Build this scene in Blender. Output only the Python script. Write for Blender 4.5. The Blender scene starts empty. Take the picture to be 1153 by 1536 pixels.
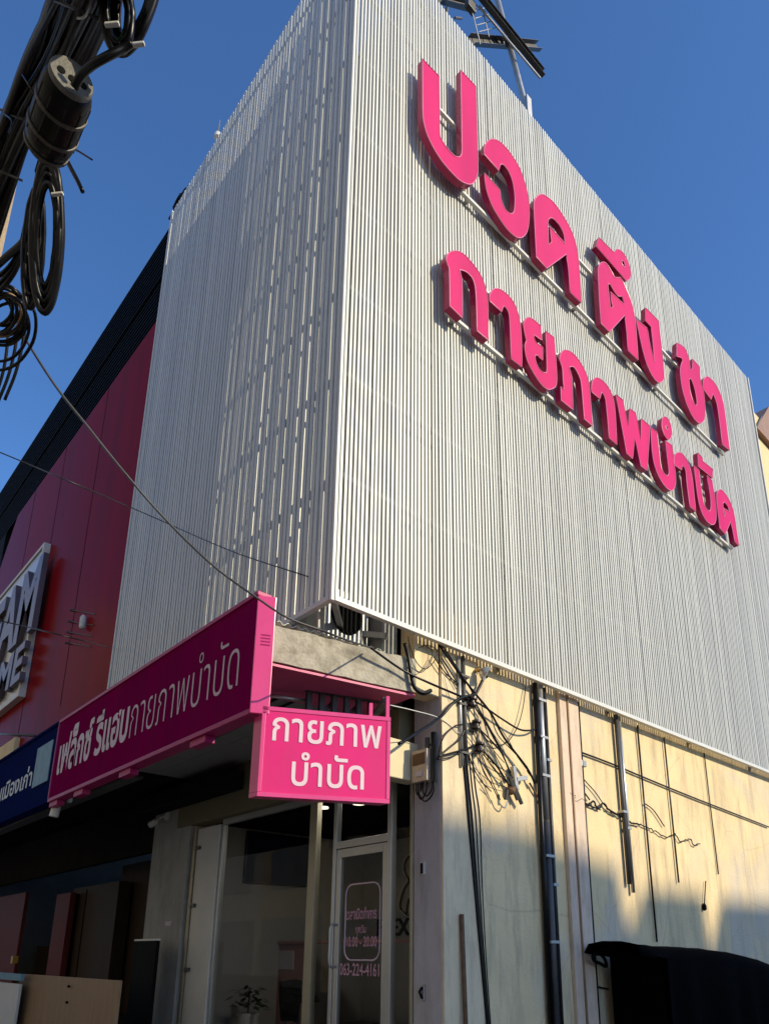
import bpy, bmesh, math, random
from mathutils import Vector, Matrix
from mathutils.geometry import tessellate_polygon
random.seed(7)
SC = bpy.context.scene
COL = SC.collection

# ------------------------------------------------------------------ camera
CAM = Vector((-3.36791911, -4.71390303, 1.5))
MX = ((0.725457268, 0.199458885, 0.658732044),
      (-0.688267081, 0.210823729, 0.694148241),
      (-0.000422311769, -0.956958468, 0.29022459))
FPX, HX, HY = 1082.749, 633.5755, 1100.152
cd = bpy.data.cameras.new('camera')
cam = bpy.data.objects.new('camera', cd)
COL.objects.link(cam)
cd.sensor_fit = 'HORIZONTAL'
cd.sensor_width = 36.0
cd.lens = FPX / 1153.0 * 36.0
cd.shift_x = 0.5 - HX / 1153.0
cd.shift_y = (HY - 768.0) / 1153.0
cd.clip_start = 0.05
cd.clip_end = 2000
R3 = Matrix([[MX[i][0], -MX[i][1], -MX[i][2]] for i in range(3)])
cam.matrix_world = Matrix.Translation(CAM) @ R3.to_4x4()
SC.camera = cam

# ------------------------------------------------------------------ world + sun
SUN = Vector((0.40, -1.0, 0.58)).normalized()
w = bpy.data.worlds.new('World')
SC.world = w
w.use_nodes = True
nt = w.node_tree
bg = nt.nodes['Background']
sky = nt.nodes.new('ShaderNodeTexSky')
sky.sky_type = 'NISHITA'
sky.sun_disc = False
sky.sun_elevation = math.asin(SUN.z)
sky.sun_rotation = math.atan2(SUN.x, SUN.y)
sky.altitude = 600
sky.air_density = 1.0
sky.dust_density = 0.8
sky.ozone_density = 8.0
hs_ = nt.nodes.new('ShaderNodeHueSaturation')
hs_.inputs['Saturation'].default_value = 1.04
nt.links.new(sky.outputs[0], hs_.inputs['Color'])
nt.links.new(hs_.outputs[0], bg.inputs[0])
bg.inputs[1].default_value = 0.125
sl = bpy.data.lights.new('sun', 'SUN')
sl.energy = 2.7
sl.angle = math.radians(0.5)
sl.color = (1.0, 0.86, 0.60)
so = bpy.data.objects.new('sun', sl)
COL.objects.link(so)
so.rotation_euler = SUN.to_track_quat('Z', 'Y').to_euler()
SC.view_settings.view_transform = 'Standard'
SC.view_settings.look = 'None'
SC.view_settings.exposure = 0.8
SC.view_settings.gamma = 1.0
SC.cycles.max_bounces = 6
SC.cycles.diffuse_bounces = 3
SC.cycles.glossy_bounces = 3
SC.cycles.transmission_bounces = 4
SC.cycles.transparent_max_bounces = 8
SC.cycles.caustics_reflective = False
SC.cycles.caustics_refractive = False


# ------------------------------------------------------------------ photo pixel -> point on a real plane
def ray(px, py):
    c = ((px - HX), (py - HY), FPX)
    return Vector([MX[i][0] * c[0] + MX[i][1] * c[1] + MX[i][2] * c[2] for i in range(3)])


def PX(px, py, x):
    r = ray(px, py)
    return CAM + r * ((x - CAM.x) / r.x)


def PY(px, py, y):
    r = ray(px, py)
    return CAM + r * ((y - CAM.y) / r.y)


def PZ(px, py, z):
    r = ray(px, py)
    return CAM + r * ((z - CAM.z) / r.z)


def PD(px, py, d):
    return CAM + ray(px, py) * (d / FPX)  # d = depth in front of the camera


# ------------------------------------------------------------------ materials
def mat(name, col, rough=0.6, metal=0.0, var=0.12, scale=3.0, stretch=(1, 1, 1), bump=0.0, bscale=40.0,
        dirt=None, dirt_amt=0.4, dscale=2.0, dstretch=(1, 1, 1), spec=0.5, dlo=0.45, dhi=0.7, coat=0.0, dirt2=None):
    m = bpy.data.materials.new(name)
    m.use_nodes = True
    t = m.node_tree
    n, l = t.nodes, t.links
    b = n['Principled BSDF']
    b.inputs['Roughness'].default_value = rough
    b.inputs['Metallic'].default_value = metal
    b.inputs['Specular IOR Level'].default_value = spec
    if coat:
        b.inputs['Coat Weight'].default_value = coat
        b.inputs['Coat Roughness'].default_value = 0.08
    tc = n.new('ShaderNodeTexCoord')
    mp = n.new('ShaderNodeMapping')
    mp.inputs['Scale'].default_value = stretch
    l.new(tc.outputs['Object'], mp.inputs[0])
    nz = n.new('ShaderNodeTexNoise')
    nz.inputs['Scale'].default_value = scale
    nz.inputs['Detail'].default_value = 6
    nz.inputs['Roughness'].default_value = 0.65
    l.new(mp.outputs[0], nz.inputs['Vector'])
    rp = n.new('ShaderNodeValToRGB')
    rp.color_ramp.elements[0].position = 0.3
    rp.color_ramp.elements[1].position = 0.7
    c0 = [max(0, c * (1 - var)) for c in col]
    c1 = [min(1, c * (1 + var)) for c in col]
    rp.color_ramp.elements[0].color = (*c0, 1)
    rp.color_ramp.elements[1].color = (*c1, 1)
    l.new(nz.outputs['Fac'], rp.inputs[0])
    out = rp.outputs[0]
    if dirt is not None:
        mp2 = n.new('ShaderNodeMapping')
        mp2.inputs['Scale'].default_value = dstretch
        mp2.inputs['Location'].default_value = (3.1, 1.7, 0.4)
        l.new(tc.outputs['Object'], mp2.inputs[0])
        n2 = n.new('ShaderNodeTexNoise')
        n2.inputs['Scale'].default_value = dscale
        n2.inputs['Detail'].default_value = 8
        n2.inputs['Roughness'].default_value = 0.7
        l.new(mp2.outputs[0], n2.inputs['Vector'])
        r2 = n.new('ShaderNodeMapRange')
        r2.inputs['From Min'].default_value = dlo
        r2.inputs['From Max'].default_value = dhi
        r2.inputs['To Min'].default_value = 0
        r2.inputs['To Max'].default_value = dirt_amt
        l.new(n2.outputs['Fac'], r2.inputs[0])
        mx = n.new('ShaderNodeMix')
        mx.data_type = 'RGBA'
        l.new(r2.outputs[0], mx.inputs['Factor'])
        l.new(out, mx.inputs[6])
        mx.inputs[7].default_value = (*dirt, 1)
        out = mx.outputs[2]
    if dirt2 is not None:
        n3 = n.new('ShaderNodeTexNoise')
        n3.inputs['Scale'].default_value = 0.55
        n3.inputs['Detail'].default_value = 7
        n3.inputs['Roughness'].default_value = 0.6
        n3.inputs['Distortion'].default_value = 1.2
        l.new(tc.outputs['Object'], n3.inputs['Vector'])
        r3 = n.new('ShaderNodeMapRange')
        r3.inputs['From Min'].default_value = 0.46
        r3.inputs['From Max'].default_value = 0.62
        r3.inputs['To Max'].default_value = 0.6
        l.new(n3.outputs['Fac'], r3.inputs[0])
        m3 = n.new('ShaderNodeMix')
        m3.data_type = 'RGBA'
        l.new(r3.outputs[0], m3.inputs['Factor'])
        l.new(out, m3.inputs[6])
        m3.inputs[7].default_value = (*dirt2, 1)
        out = m3.outputs[2]
        v = n.new('ShaderNodeTexVoronoi')
        v.feature = 'DISTANCE_TO_EDGE'
        v.inputs['Scale'].default_value = 0.7
        nz4 = n.new('ShaderNodeMix')
        nz4.data_type = 'VECTOR'
        nz4.inputs['Factor'].default_value = 0.25
        l.new(tc.outputs['Object'], nz4.inputs[4])
        l.new(n3.outputs['Color'], nz4.inputs[5])
        l.new(nz4.outputs[1], v.inputs['Vector'])
        r4 = n.new('ShaderNodeMapRange')
        r4.inputs['From Min'].default_value = 0.0
        r4.inputs['From Max'].default_value = 0.006
        r4.inputs['To Min'].default_value = 0.22
        r4.inputs['To Max'].default_value = 0.0
        l.new(v.outputs['Distance'], r4.inputs[0])
        m4 = n.new('ShaderNodeMix')
        m4.data_type = 'RGBA'
        l.new(r4.outputs[0], m4.inputs['Factor'])
        l.new(out, m4.inputs[6])
        m4.inputs[7].default_value = (0.2, 0.15, 0.1, 1)
        out = m4.outputs[2]
    l.new(out, b.inputs['Base Color'])
    mr = n.new('ShaderNodeMapRange')
    mr.inputs['To Min'].default_value = max(0.03, rough - 0.08)
    mr.inputs['To Max'].default_value = min(1, rough + 0.12)
    l.new(nz.outputs['Fac'], mr.inputs[0])
    l.new(mr.outputs[0], b.inputs['Roughness'])
    if bump > 0:
        nb = n.new('ShaderNodeTexNoise')
        nb.inputs['Scale'].default_value = bscale
        nb.inputs['Detail'].default_value = 5
        l.new(tc.outputs['Object'], nb.inputs['Vector'])
        bp = n.new('ShaderNodeBump')
        bp.inputs['Strength'].default_value = bump
        bp.inputs['Distance'].default_value = 0.02
        l.new(nb.outputs['Fac'], bp.inputs['Height'])
        l.new(bp.outputs[0], b.inputs['Normal'])
    return m


def glass_mat(name, tint, refl=1.0):
    m = bpy.data.materials.new(name)
    m.use_nodes = True
    t = m.node_tree
    n, l = t.nodes, t.links
    n.clear()
    o = n.new('ShaderNodeOutputMaterial')
    mix = n.new('ShaderNodeMixShader')
    tr = n.new('ShaderNodeBsdfTransparent')
    tr.inputs[0].default_value = (*tint, 1)
    gl = n.new('ShaderNodeBsdfGlossy')
    gl.inputs['Roughness'].default_value = 0.01
    fr = n.new('ShaderNodeFresnel')
    fr.inputs[0].default_value = 1.5
    ml = n.new('ShaderNodeMath')
    ml.operation = 'MULTIPLY'
    ml.inputs[1].default_value = refl
    l.new(fr.outputs[0], ml.inputs[0])
    l.new(ml.outputs[0], mix.inputs[0])
    l.new(tr.outputs[0], mix.inputs[1])
    l.new(gl.outputs[0], mix.inputs[2])
    l.new(mix.outputs[0], o.inputs[0])
    return m


def emit_mat(name, col, s):
    m = bpy.data.materials.new(name)
    m.use_nodes = True
    b = m.node_tree.nodes['Principled BSDF']
    b.inputs['Base Color'].default_value = (*col, 1)
    b.inputs['Emission Color'].default_value = (*col, 1)
    b.inputs['Emission Strength'].default_value = s
    return m


M = {}
M['yellow'] = mat('yellow_paint', (0.80, 0.625, 0.35), 0.8, var=0.1, scale=1.2, bump=0.3, bscale=30,
                  dirt=(0.36, 0.28, 0.18), dirt_amt=0.9, dscale=1.8, dstretch=(2.6, 2.6, 0.4), dlo=0.48, dhi=0.75, dirt2=(0.58, 0.52, 0.44))
M['pier'] = mat('pier_paint', (0.72, 0.56, 0.42), 0.75, var=0.1, scale=2, bump=0.3, bscale=18,
                dirt=(0.3, 0.24, 0.17), dirt_amt=0.6, dscale=3.5, dstretch=(3, 3, 0.5), dlo=0.48, dhi=0.75)
M['pier2'] = mat('pier_side_paint', (0.78, 0.63, 0.40), 0.75, var=0.09, scale=2, bump=0.3, bscale=18,
                 dirt=(0.36, 0.29, 0.2), dirt_amt=0.6, dscale=3.0, dstretch=(3, 3, 0.5), dlo=0.48, dhi=0.75)
M['behind'] = mat('wall_behind_slats', (0.36, 0.355, 0.32), 0.85, var=0.12, scale=1.2, bump=0.2)
M['grey_render'] = mat('grey_render', (0.13, 0.13, 0.12), 0.85, var=0.15, scale=1.5, bump=0.2)
M['concrete'] = mat('raw_concrete', (0.42, 0.39, 0.31), 0.85, var=0.16, scale=5, bump=0.5, bscale=35,
                    dirt=(0.12, 0.1, 0.075), dirt_amt=0.85, dscale=3.2, dlo=0.47, dhi=0.68)
M['pale_concrete'] = mat('pale_concrete', (0.36, 0.36, 0.34), 0.8, var=0.12, scale=3, bump=0.3,
                         dirt=(0.16, 0.15, 0.14), dirt_amt=0.5, dscale=2, dstretch=(2, 2, .6))
M['soffit'] = mat('soffit_board', (0.28, 0.275, 0.26), 0.7, var=0.06, scale=1)
M['column'] = mat('column_paint', (0.5, 0.49, 0.5), 0.7, var=0.08, scale=2, bump=0.25, bscale=20,
                  dirt=(0.25, 0.22, 0.2), dirt_amt=0.5, dscale=3, dstretch=(2, 2, .5))
M['slat'] = mat('slat_white', (0.60, 0.61, 0.57), 0.4, metal=0.1, var=0.16, scale=1.3, stretch=(9, 9, 0.05), spec=0.3,
                dirt=(0.38, 0.37, 0.33), dirt_amt=0.5, dscale=2.2, dstretch=(3, 3, .12), dlo=0.5, dhi=0.75)
M['rail_white'] = mat('rail_white', (0.66, 0.66, 0.62), 0.4, var=0.05)
M['girt'] = mat('girt_steel', (0.55, 0.55, 0.52), 0.45, metal=0.3, var=0.1)
M['letter'] = mat('letter_pink', (0.6, 0.008, 0.135), 0.45, spec=0.12, var=0.1, scale=1.2, stretch=(2, 2, .35))
M['letter_side'] = mat('letter_side', (0.42, 0.015, 0.09), 0.25, spec=0.3, var=0.05, scale=0.6)
M['letter_trim'] = mat('letter_trim', (0.8, 0.22, 0.36), 0.3, var=0.05)
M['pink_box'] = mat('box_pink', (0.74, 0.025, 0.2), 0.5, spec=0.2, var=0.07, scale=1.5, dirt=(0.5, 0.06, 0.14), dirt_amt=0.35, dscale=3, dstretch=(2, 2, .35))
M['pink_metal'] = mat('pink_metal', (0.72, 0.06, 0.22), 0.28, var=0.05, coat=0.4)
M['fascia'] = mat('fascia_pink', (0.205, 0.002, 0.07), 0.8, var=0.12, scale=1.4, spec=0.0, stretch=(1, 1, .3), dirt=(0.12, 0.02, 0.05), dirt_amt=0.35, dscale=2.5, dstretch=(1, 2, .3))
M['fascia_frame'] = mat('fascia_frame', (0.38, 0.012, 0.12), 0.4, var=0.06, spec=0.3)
M['thin_text'] = mat('thin_text', (0.6, 0.42, 0.5), 0.5, var=0.03)
M['white_text'] = mat('white_text', (0.8, 0.62, 0.68), 0.5, var=0.03)
M['door_text'] = mat('door_text', (0.62, 0.33, 0.46), 0.5, var=0.03)
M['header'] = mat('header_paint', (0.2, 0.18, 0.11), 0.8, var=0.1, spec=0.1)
M['pale_text'] = mat('pale_text', (0.66, 0.5, 0.58), 0.5, var=0.03)
M['red'] = mat('red_panel', (0.23, 0.007, 0.011), 0.2, spec=0.006, var=0.15, scale=0.5, stretch=(1, 1.5, 0.15),
               dirt=(0.1, 0.015, 0.012), dirt_amt=0.6, dscale=1.1, dstretch=(1, 1.6, 0.14), dlo=0.5, dhi=0.72)
M['black_metal'] = mat('black_metal', (0.007, 0.007, 0.0065), 0.7, var=0.2, spec=0.06)
M['cable'] = mat('cable_black', (0.0035, 0.0035, 0.004), 0.3, spec=0.25, var=0.3, scale=10)
M['cable_grey'] = mat('cable_grey', (0.02, 0.02, 0.02), 0.45, var=0.3, scale=10)
M['cable_orange'] = mat('cable_orange', (0.3, 0.09, 0.03), 0.4, var=0.2)
M['cable_green'] = mat('cable_green', (0.05, 0.16, 0.09), 0.4, var=0.2)
M['cable_tan'] = mat('cable_tan', (0.35, 0.22, 0.12), 0.5, var=0.2)
M['pole'] = mat('pole_concrete', (0.55, 0.42, 0.27), 0.8, var=0.12, scale=6, bump=0.4)
M['steel'] = mat('galv_steel', (0.4, 0.4, 0.39), 0.4, metal=0.6, var=0.15, scale=6)
M['dark_steel'] = mat('dark_steel', (0.08, 0.078, 0.078), 0.5, metal=0.4, var=0.3)
M['alu'] = mat('aluminium', (0.5, 0.5, 0.48), 0.35, metal=0.75, var=0.06)
M['alu_tan'] = mat('aluminium_tan', (0.38, 0.34, 0.24), 0.4, metal=0.5, var=0.08)
M['white_panel'] = mat('white_panel', (0.62, 0.62, 0.58), 0.5, var=0.06)
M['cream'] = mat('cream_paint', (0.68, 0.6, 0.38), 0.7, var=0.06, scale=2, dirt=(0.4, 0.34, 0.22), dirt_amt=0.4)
M['glass'] = glass_mat('shop_glass', (0.66, 0.68, 0.67), 0.35)
M['asphalt'] = mat('asphalt', (0.05, 0.05, 0.05), 0.9, var=0.25, scale=30, bump=0.4, bscale=200)
M['paving'] = mat('paving', (0.22, 0.21, 0.2), 0.85, var=0.15, scale=4)
M['far_wall'] = mat('far_wall', (0.74, 0.66, 0.54), 0.8, var=0.12, scale=0.6)
M['far_cream'] = mat('far_cream', (0.8, 0.62, 0.33), 0.75, var=0.06, scale=0.8, dirt=(0.5, 0.36, 0.2), dirt_amt=0.4, dstretch=(2, 2, .5))
M['brown_tile'] = mat('brown_tile', (0.28, 0.17, 0.13), 0.75, var=0.2, scale=6)
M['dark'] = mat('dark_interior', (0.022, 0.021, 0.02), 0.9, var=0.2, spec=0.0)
M['counter'] = mat('counter_pink', (0.34, 0.17, 0.16), 0.5, var=0.06)
M['pink_sheet'] = mat('pink_sheet', (0.7, 0.12, 0.25), 0.5, var=0.1)  # pink end sheeting; also carries the bounce glow painted under the canopy
M['room'] = mat('room_wall', (0.4, 0.39, 0.37), 0.7, var=0.06)
M['blue'] = mat('blue_panel', (0.008, 0.015, 0.085), 0.8, var=0.08, spec=0.0)
M['navy'] = mat('navy_screen', (0.01, 0.014, 0.03), 0.15, var=0.1)
M['poster'] = mat('poster_blue', (0.12, 0.26, 0.34), 0.5, var=0.25, scale=7)
M['paper'] = mat('paper', (0.55, 0.5, 0.55), 0.6, var=0.06)
M['wood'] = mat('light_wood', (0.3, 0.2, 0.11), 0.5, spec=0.2, var=0.22, scale=2.5, stretch=(8, 8, 0.5))
M['dark_wood'] = mat('dark_wood', (0.05, 0.033, 0.022), 0.6, spec=0.1, var=0.25, scale=2.5, stretch=(8, 8, .5))
M['maroon'] = mat('maroon', (0.13, 0.025, 0.022), 0.6, spec=0.1, var=0.12)
M['leaf'] = mat('leaf', (0.03, 0.055, 0.025), 0.5, var=0.3)
M['pot'] = mat('pot', (0.55, 0.53, 0.5), 0.4, var=0.05)
M['tarp'] = mat('tarp_black', (0.0015, 0.0015, 0.0015), 0.9, spec=0.03, var=0.3, bump=0.5, bscale=5)
M['rust'] = mat('rust', (0.14, 0.075, 0.035), 0.8, var=0.35, scale=12)
M['brown_box'] = mat('box_cream', (0.6, 0.5, 0.38), 0.55, var=0.08, dirt=(0.3, 0.2, 0.15), dirt_amt=0.5, dscale=6)
M['closure'] = mat('closure_black', (0.004, 0.004, 0.004), 0.35, spec=0.18, var=0.25, scale=8, bump=0.15, bscale=60)
M['closure_cap'] = mat('closure_cap', (0.13, 0.125, 0.11), 0.6, var=0.25, scale=14, bump=0.3, bscale=60)
M['ring'] = mat('closure_ring', (0.06, 0.055, 0.045), 0.5, var=0.3, scale=20)
M['amber'] = mat('amber_plastic', (0.5, 0.28, 0.04), 0.4, var=0.1)
M['porcelain'] = mat('brown_porcelain', (0.03, 0.018, 0.014), 0.25, var=0.2)
M['lamp'] = emit_mat('ceiling_lamp', (1.0, 0.88, 0.7), 1.6)
M['fill_lamp'] = emit_mat('fill_lamp', (1.0, 0.93, 0.82), 20.0)  # for unseen lamps added to brighten the clinic room


# ------------------------------------------------------------------ objects
def tag(o, label=None, cat=None, group=None, kind=None):
    if label: o['label'] = label
    if cat: o['category'] = cat
    if group: o['group'] = group
    if kind: o['kind'] = kind
    return o


def thing(name, label, cat, loc=(0, 0, 0), group=None):
    o = bpy.data.objects.new(name, None)
    o.empty_display_size = 0.2
    COL.objects.link(o)
    o.location = loc
    return tag(o, label, cat, group)


def wloc(o):
    v = Vector((0, 0, 0))
    while o is not None:
        v += o.location
        o = o.parent
    return v


class MB:
    def __init__(s):
        s.v, s.f, s.m = [], [], []
        s.cur = 0

    def add(s, vs, fs):
        k = len(s.v)
        s.v += [tuple(x) for x in vs]
        for f in fs:
            s.f.append(tuple(i + k for i in f))
            s.m.append(s.cur)
        return s

    def box(s, x0, x1, y0, y1, z0, z1):
        return s.hexa([(x0, y0, z0), (x1, y0, z0), (x1, y1, z0), (x0, y1, z0),
                       (x0, y0, z1), (x1, y0, z1), (x1, y1, z1), (x0, y1, z1)])

    def hexa(s, p):
        return s.add(p, [(0, 3, 2, 1), (4, 5, 6, 7), (0, 1, 5, 4), (1, 2, 6, 5), (2, 3, 7, 6), (3, 0, 4, 7)])

    def obox(s, o, a, b, c):
        """box from corner o along vectors a, b, c"""
        o, a, b, c = Vector(o), Vector(a), Vector(b), Vector(c)
        if a.cross(b).dot(c) < 0:
            a, b = b, a
        return s.hexa([o, o + a, o + a + b, o + b, o + c, o + a + c, o + a + b + c, o + b + c])

    def beam(s, p, q, w, h, up=(0, 0, 1)):
        p, q, up = Vector(p), Vector(q), Vector(up)
        d = q - p
        sx = d.cross(up)
        if sx.length < 1e-6:
            sx = d.cross(Vector((1, 0, 0)))
        sx.normalize()
        u = sx.cross(d).normalized()
        return s.obox(p - sx * w / 2 - u * h / 2, sx * w, d, u * h)

    def tube(s, pts, r, seg=7, cap=True, closed=False):
        pts = [Vector(p) for p in pts]
        n = len(pts)
        rs = r if isinstance(r, (list, tuple)) else [r] * n
        vs, fs = [], []
        prev = None
        for i, p in enumerate(pts):
            if closed:
                t = pts[(i + 1) % n] - pts[i - 1]
            else:
                t = pts[min(i + 1, n - 1)] - pts[max(i - 1, 0)]
            if t.length < 1e-9:
                t = Vector((0, 0, 1))
            t.normalize()
            if prev is None:
                a = t.orthogonal().normalized()
            else:
                a = prev - t * prev.dot(t)
                a = a.normalized() if a.length > 1e-6 else t.orthogonal().normalized()
            prev = a
            b = t.cross(a)
            for k in range(seg):
                an = 2 * math.pi * k / seg
                vs.append(p + (a * math.cos(an) + b * math.sin(an)) * rs[i])
        for i in range(n if closed else n - 1):
            j = (i + 1) % n
            for k in range(seg):
                k2 = (k + 1) % seg
                fs.append((i * seg + k, i * seg + k2, j * seg + k2, j * seg + k))
        if cap and not closed:
            fs.append(tuple(range(seg - 1, -1, -1)))
            fs.append(tuple((n - 1) * seg + k for k in range(seg)))
        return s.add(vs, fs)

    def build(s, name, m, parent=None, bevel=0.0, smooth=False):
        me = bpy.data.meshes.new(name)
        o = bpy.data.objects.new(name, me)
        off = wloc(parent) if parent is not None else Vector((0, 0, 0))
        me.from_pydata([tuple(Vector(v) - off) for v in s.v], [], s.f)
        for mm in (m if isinstance(m, (list, tuple)) else [m]):
            me.materials.append(mm)
        for p, k in zip(me.polygons, s.m):
            p.material_index = k
            p.use_smooth = smooth
        me.update()
        COL.objects.link(o)
        if parent is not None:
            o.parent = parent
        if bevel > 0:
            bv = o.modifiers.new('bevel', 'BEVEL')
            bv.width = bevel
            bv.segments = 2
            bv.limit_method = 'ANGLE'
        return o


def spline(pts, n=8, closed=False):
    pts = [Vector(p) for p in pts]
    if len(pts) < 3:
        return pts
    out = []
    m = len(pts)
    for i in range(m if closed else m - 1):
        if closed:
            p0, p1, p2, p3 = pts[i - 1], pts[i], pts[(i + 1) % m], pts[(i + 2) % m]
        else:
            p1, p2 = pts[i], pts[i + 1]
            p0 = pts[i - 1] if i > 0 else p1 * 2 - p2
            p3 = pts[i + 2] if i + 2 < m else p2 * 2 - p1
        for k in range(n):
            t = k / n
            out.append(0.5 * ((2 * p1) + (p2 - p0) * t + (2 * p0 - 5 * p1 + 4 * p2 - p3) * t * t
                              + (3 * p1 - p0 - 3 * p2 + p3) * t ** 3))
    if not closed:
        out.append(pts[-1])
    return out


def struct(name, mb, m):
    return tag(mb.build(name, m), kind='structure')


def lathe(prof, o, axis, seg=24):
    """prof: list of (radius, distance along axis) -> verts, faces"""
    o, axis = Vector(o), Vector(axis).normalized()
    a = axis.orthogonal().normalized()
    b = axis.cross(a)
    vs, fs = [], []
    for r, h in prof:
        for k in range(seg):
            t = 2 * math.pi * k / seg
            vs.append(o + axis * h + (a * math.cos(t) + b * math.sin(t)) * r)
    for i in range(len(prof) - 1):
        for k in range(seg):
            k2 = (k + 1) % seg
            fs.append((i * seg + k, i * seg + k2, (i + 1) * seg + k2, (i + 1) * seg + k))
    fs.append(tuple(range(seg - 1, -1, -1)))
    fs.append(tuple((len(prof) - 1) * seg + k for k in range(seg)))
    return vs, fs


def text_part(name, body, o, u, v, width, height, m, parent, weight=0.0, proud=0.003, xh=None, italic=0.0, thick=0.0):
    """lettering: flat letter shapes laid on a real surface at o, reading along u, up along v"""
    c = bpy.data.curves.new('lettering', 'FONT')
    c.body = body
    c.offset = weight
    c.resolution_u = 4
    c.shear = italic
    t = bpy.data.objects.new('lettering', c)
    COL.objects.link(t)
    dg = bpy.context.evaluated_depsgraph_get()
    ev = t.evaluated_get(dg)
    me = ev.to_mesh()
    vs = [x.co.copy() for x in me.vertices]
    fs = [tuple(p.vertices) for p in me.polygons]
    ev.to_mesh_clear()
    bpy.data.objects.remove(t)
    bpy.data.curves.remove(c)
    if not vs:
        return None
    x0, x1 = min(p.x for p in vs), max(p.x for p in vs)
    y1 = max(p.y for p in vs)
    h0 = xh if xh else y1
    # separate linked pieces so overlapping strokes never share one plane
    par = list(range(len(vs)))

    def find(i):
        while par[i] != i:
            par[i] = par[par[i]]
            i = par[i]
        return i
    for f in fs:
        for i in f[1:]:
            par[find(i)] = find(f[0])
    ids = {}
    o, u, v = Vector(o), Vector(u).normalized(), Vector(v).normalized()
    n = u.cross(v).normalized()
    mb = MB()
    pts = []
    for i, p in enumerate(vs):
        k = ids.setdefault(find(i), len(ids))
        pts.append(o + u * ((p.x - x0) / (x1 - x0) * width) + v * (p.y / h0 * height) + n * (proud + 0.0004 * (k % 5)))
    keep = []
    for f in fs:
        a, b, c2 = pts[f[0]], pts[f[1]], pts[f[2]]
        if (b - a).cross(c2 - a).dot(n) < 0:
            f = tuple(reversed(f))
        keep.append(f)
    mb.add(pts, keep)
    if thick:
        k = len(pts)
        edges = {}
        for f in keep:
            for i in range(len(f)):
                e = (f[i], f[(i + 1) % len(f)])
                edges[e] = edges.get(e, 0) + 1
        sv, sf = [], []
        for (a, b) in edges:
            if (b, a) not in edges:
                j = len(sv)
                sv += [pts[a], pts[b], pts[b] - n * thick, pts[a] - n * thick]
                sf.append((j, j + 3, j + 2, j + 1))
        mb.add(sv, sf)
    return mb.build(name, m, parent)


# ================================================================== the setting
g = MB().box(-300, 300, -300, 300, -0.6, 0.0)
struct('ground', g, M['asphalt'])
g = MB().box(-3.0, 1.55, -11.0, 40, 0.0, 0.14)
struct('pavement', g, M['paving'])

# ------------------------------------------------------------------ the clinic building
bld = thing('corner_building', 'corner shophouse wrapped in white vertical slats above a yellow side wall', 'building', (1.5, 0.15, 0))
# side wall (yellow, ground floor), upper walls behind the slats
def grid_wall(x0, x1, z0, z1, y):
    return MB().box(x0, x1, y, y + 0.2, z0, z1)
MB().box(1.55, 11.55, 0.15, 0.37, 0.0, 4.95).build('side_wall', M['yellow'], bld)
MB().box(0.94, 11.55, 0.17, 0.37, 4.953, 14.19).build('upper_wall', M['behind'], bld)
MB().box(0.90, 1.10, 0.372, 5.25, 4.26, 14.05).build('front_wall', M['behind'], bld)
MB().box(1.102, 11.348, 0.372, 5.25, 13.5, 13.6).build('roof', M['grey_render'], bld)
MB().box(11.35, 11.55, 0.372, 5.25, 0, 13.6).build('rear_wall', M['grey_render'], bld)
MB().box(1.6, 11.3, 5.27, 5.40, 0.0, 13.6).build('party_wall', M['grey_render'], bld)
MB().box(1.70, 11.3, 0.40, 5.24, 3.96, 4.1).build('floor_slab', M['grey_render'], bld)
# front column with its shaded face to the street, yellow face to the side
MB().box(1.48, 1.548, 0.146, 0.525, 0.0, 4.24).build('column', M['column'], bld, bevel=0.012)
mbp = MB().box(1.484, 2.02, 0.118, 0.149, 0.0, 4.94)
mbp.build('pilaster', M['pier2'], bld, bevel=0.006)
MB().box(3.47, 3.86, 0.10, 0.149, 0.0, 4.93).build('pilaster', M['pier'], bld, bevel=0.006)
# header beam over the shopfront, its cream end turned to the sun
MB().box(0.92, 1.478, 0.45, 0.62, 3.13, 3.53).build('beam_end', M['cream'], bld, bevel=0.01)
MB().box(1.36, 1.62, 0.622, 5.6, 3.27, 3.95).build('header_beam', M['header'], bld, bevel=.006)
MB().box(1.06, 1.35, 3.7, 6.5, 3.56, 3.80).build('shutter_box', M['dark'], bld, bevel=.01)
# canopy slab with its rough concrete end beam (8 degrees off square)
bl = Vector((-0.40, 0.37, 0)); br = Vector((1.16, 0.152, 0))
cn = MB()
d = (br - bl); nb = Vector((-d.y, d.x, 0)).normalized()
def bp_(p, z, k=0.0):
    q = p + nb * k
    return (q.x, q.y, z)
tl, tr = 4.24, 4.27
seg = 14
vs, fs = [], []
for i in range(seg + 1):
    t = i / seg
    p = bl + d * t
    zt = 4.245 + 0.03 * t + random.uniform(-.012, .012)
    zb = 3.90 + 0.03 * t + random.uniform(-.006, .006)
    q = p + nb * random.uniform(-.006, .006)
    vs += [(q.x, q.y, zb), (q.x, q.y, zt), (q.x + nb.x * .28, q.y + nb.y * .28, zt), (q.x + nb.x * .28, q.y + nb.y * .28, zb)]
for i in range(seg):
    a, b = 4 * i, 4 * i + 4
    for k in range(4):
        k2 = (k + 1) % 4
        fs.append((a + k, b + k, b + k2, a + k2))
fs += [(0, 1, 2, 3), (4 * seg + 3, 4 * seg + 2, 4 * seg + 1, 4 * seg)]
cn.add(vs, fs)
cn.build('canopy_beam', M['concrete'], bld)
MB().box(-0.42, 1.478, 0.70, 5.25, 3.97, 4.2).build('canopy', M['pale_concrete'], bld)
MB().box(1.14, 1.479, 0.152, 0.36, 3.96, 4.92).build('wall_return', M['yellow'], bld, bevel=.006)
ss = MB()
pa, pb_ = bl - d * .1 + nb * .015, br + nb * .015
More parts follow.
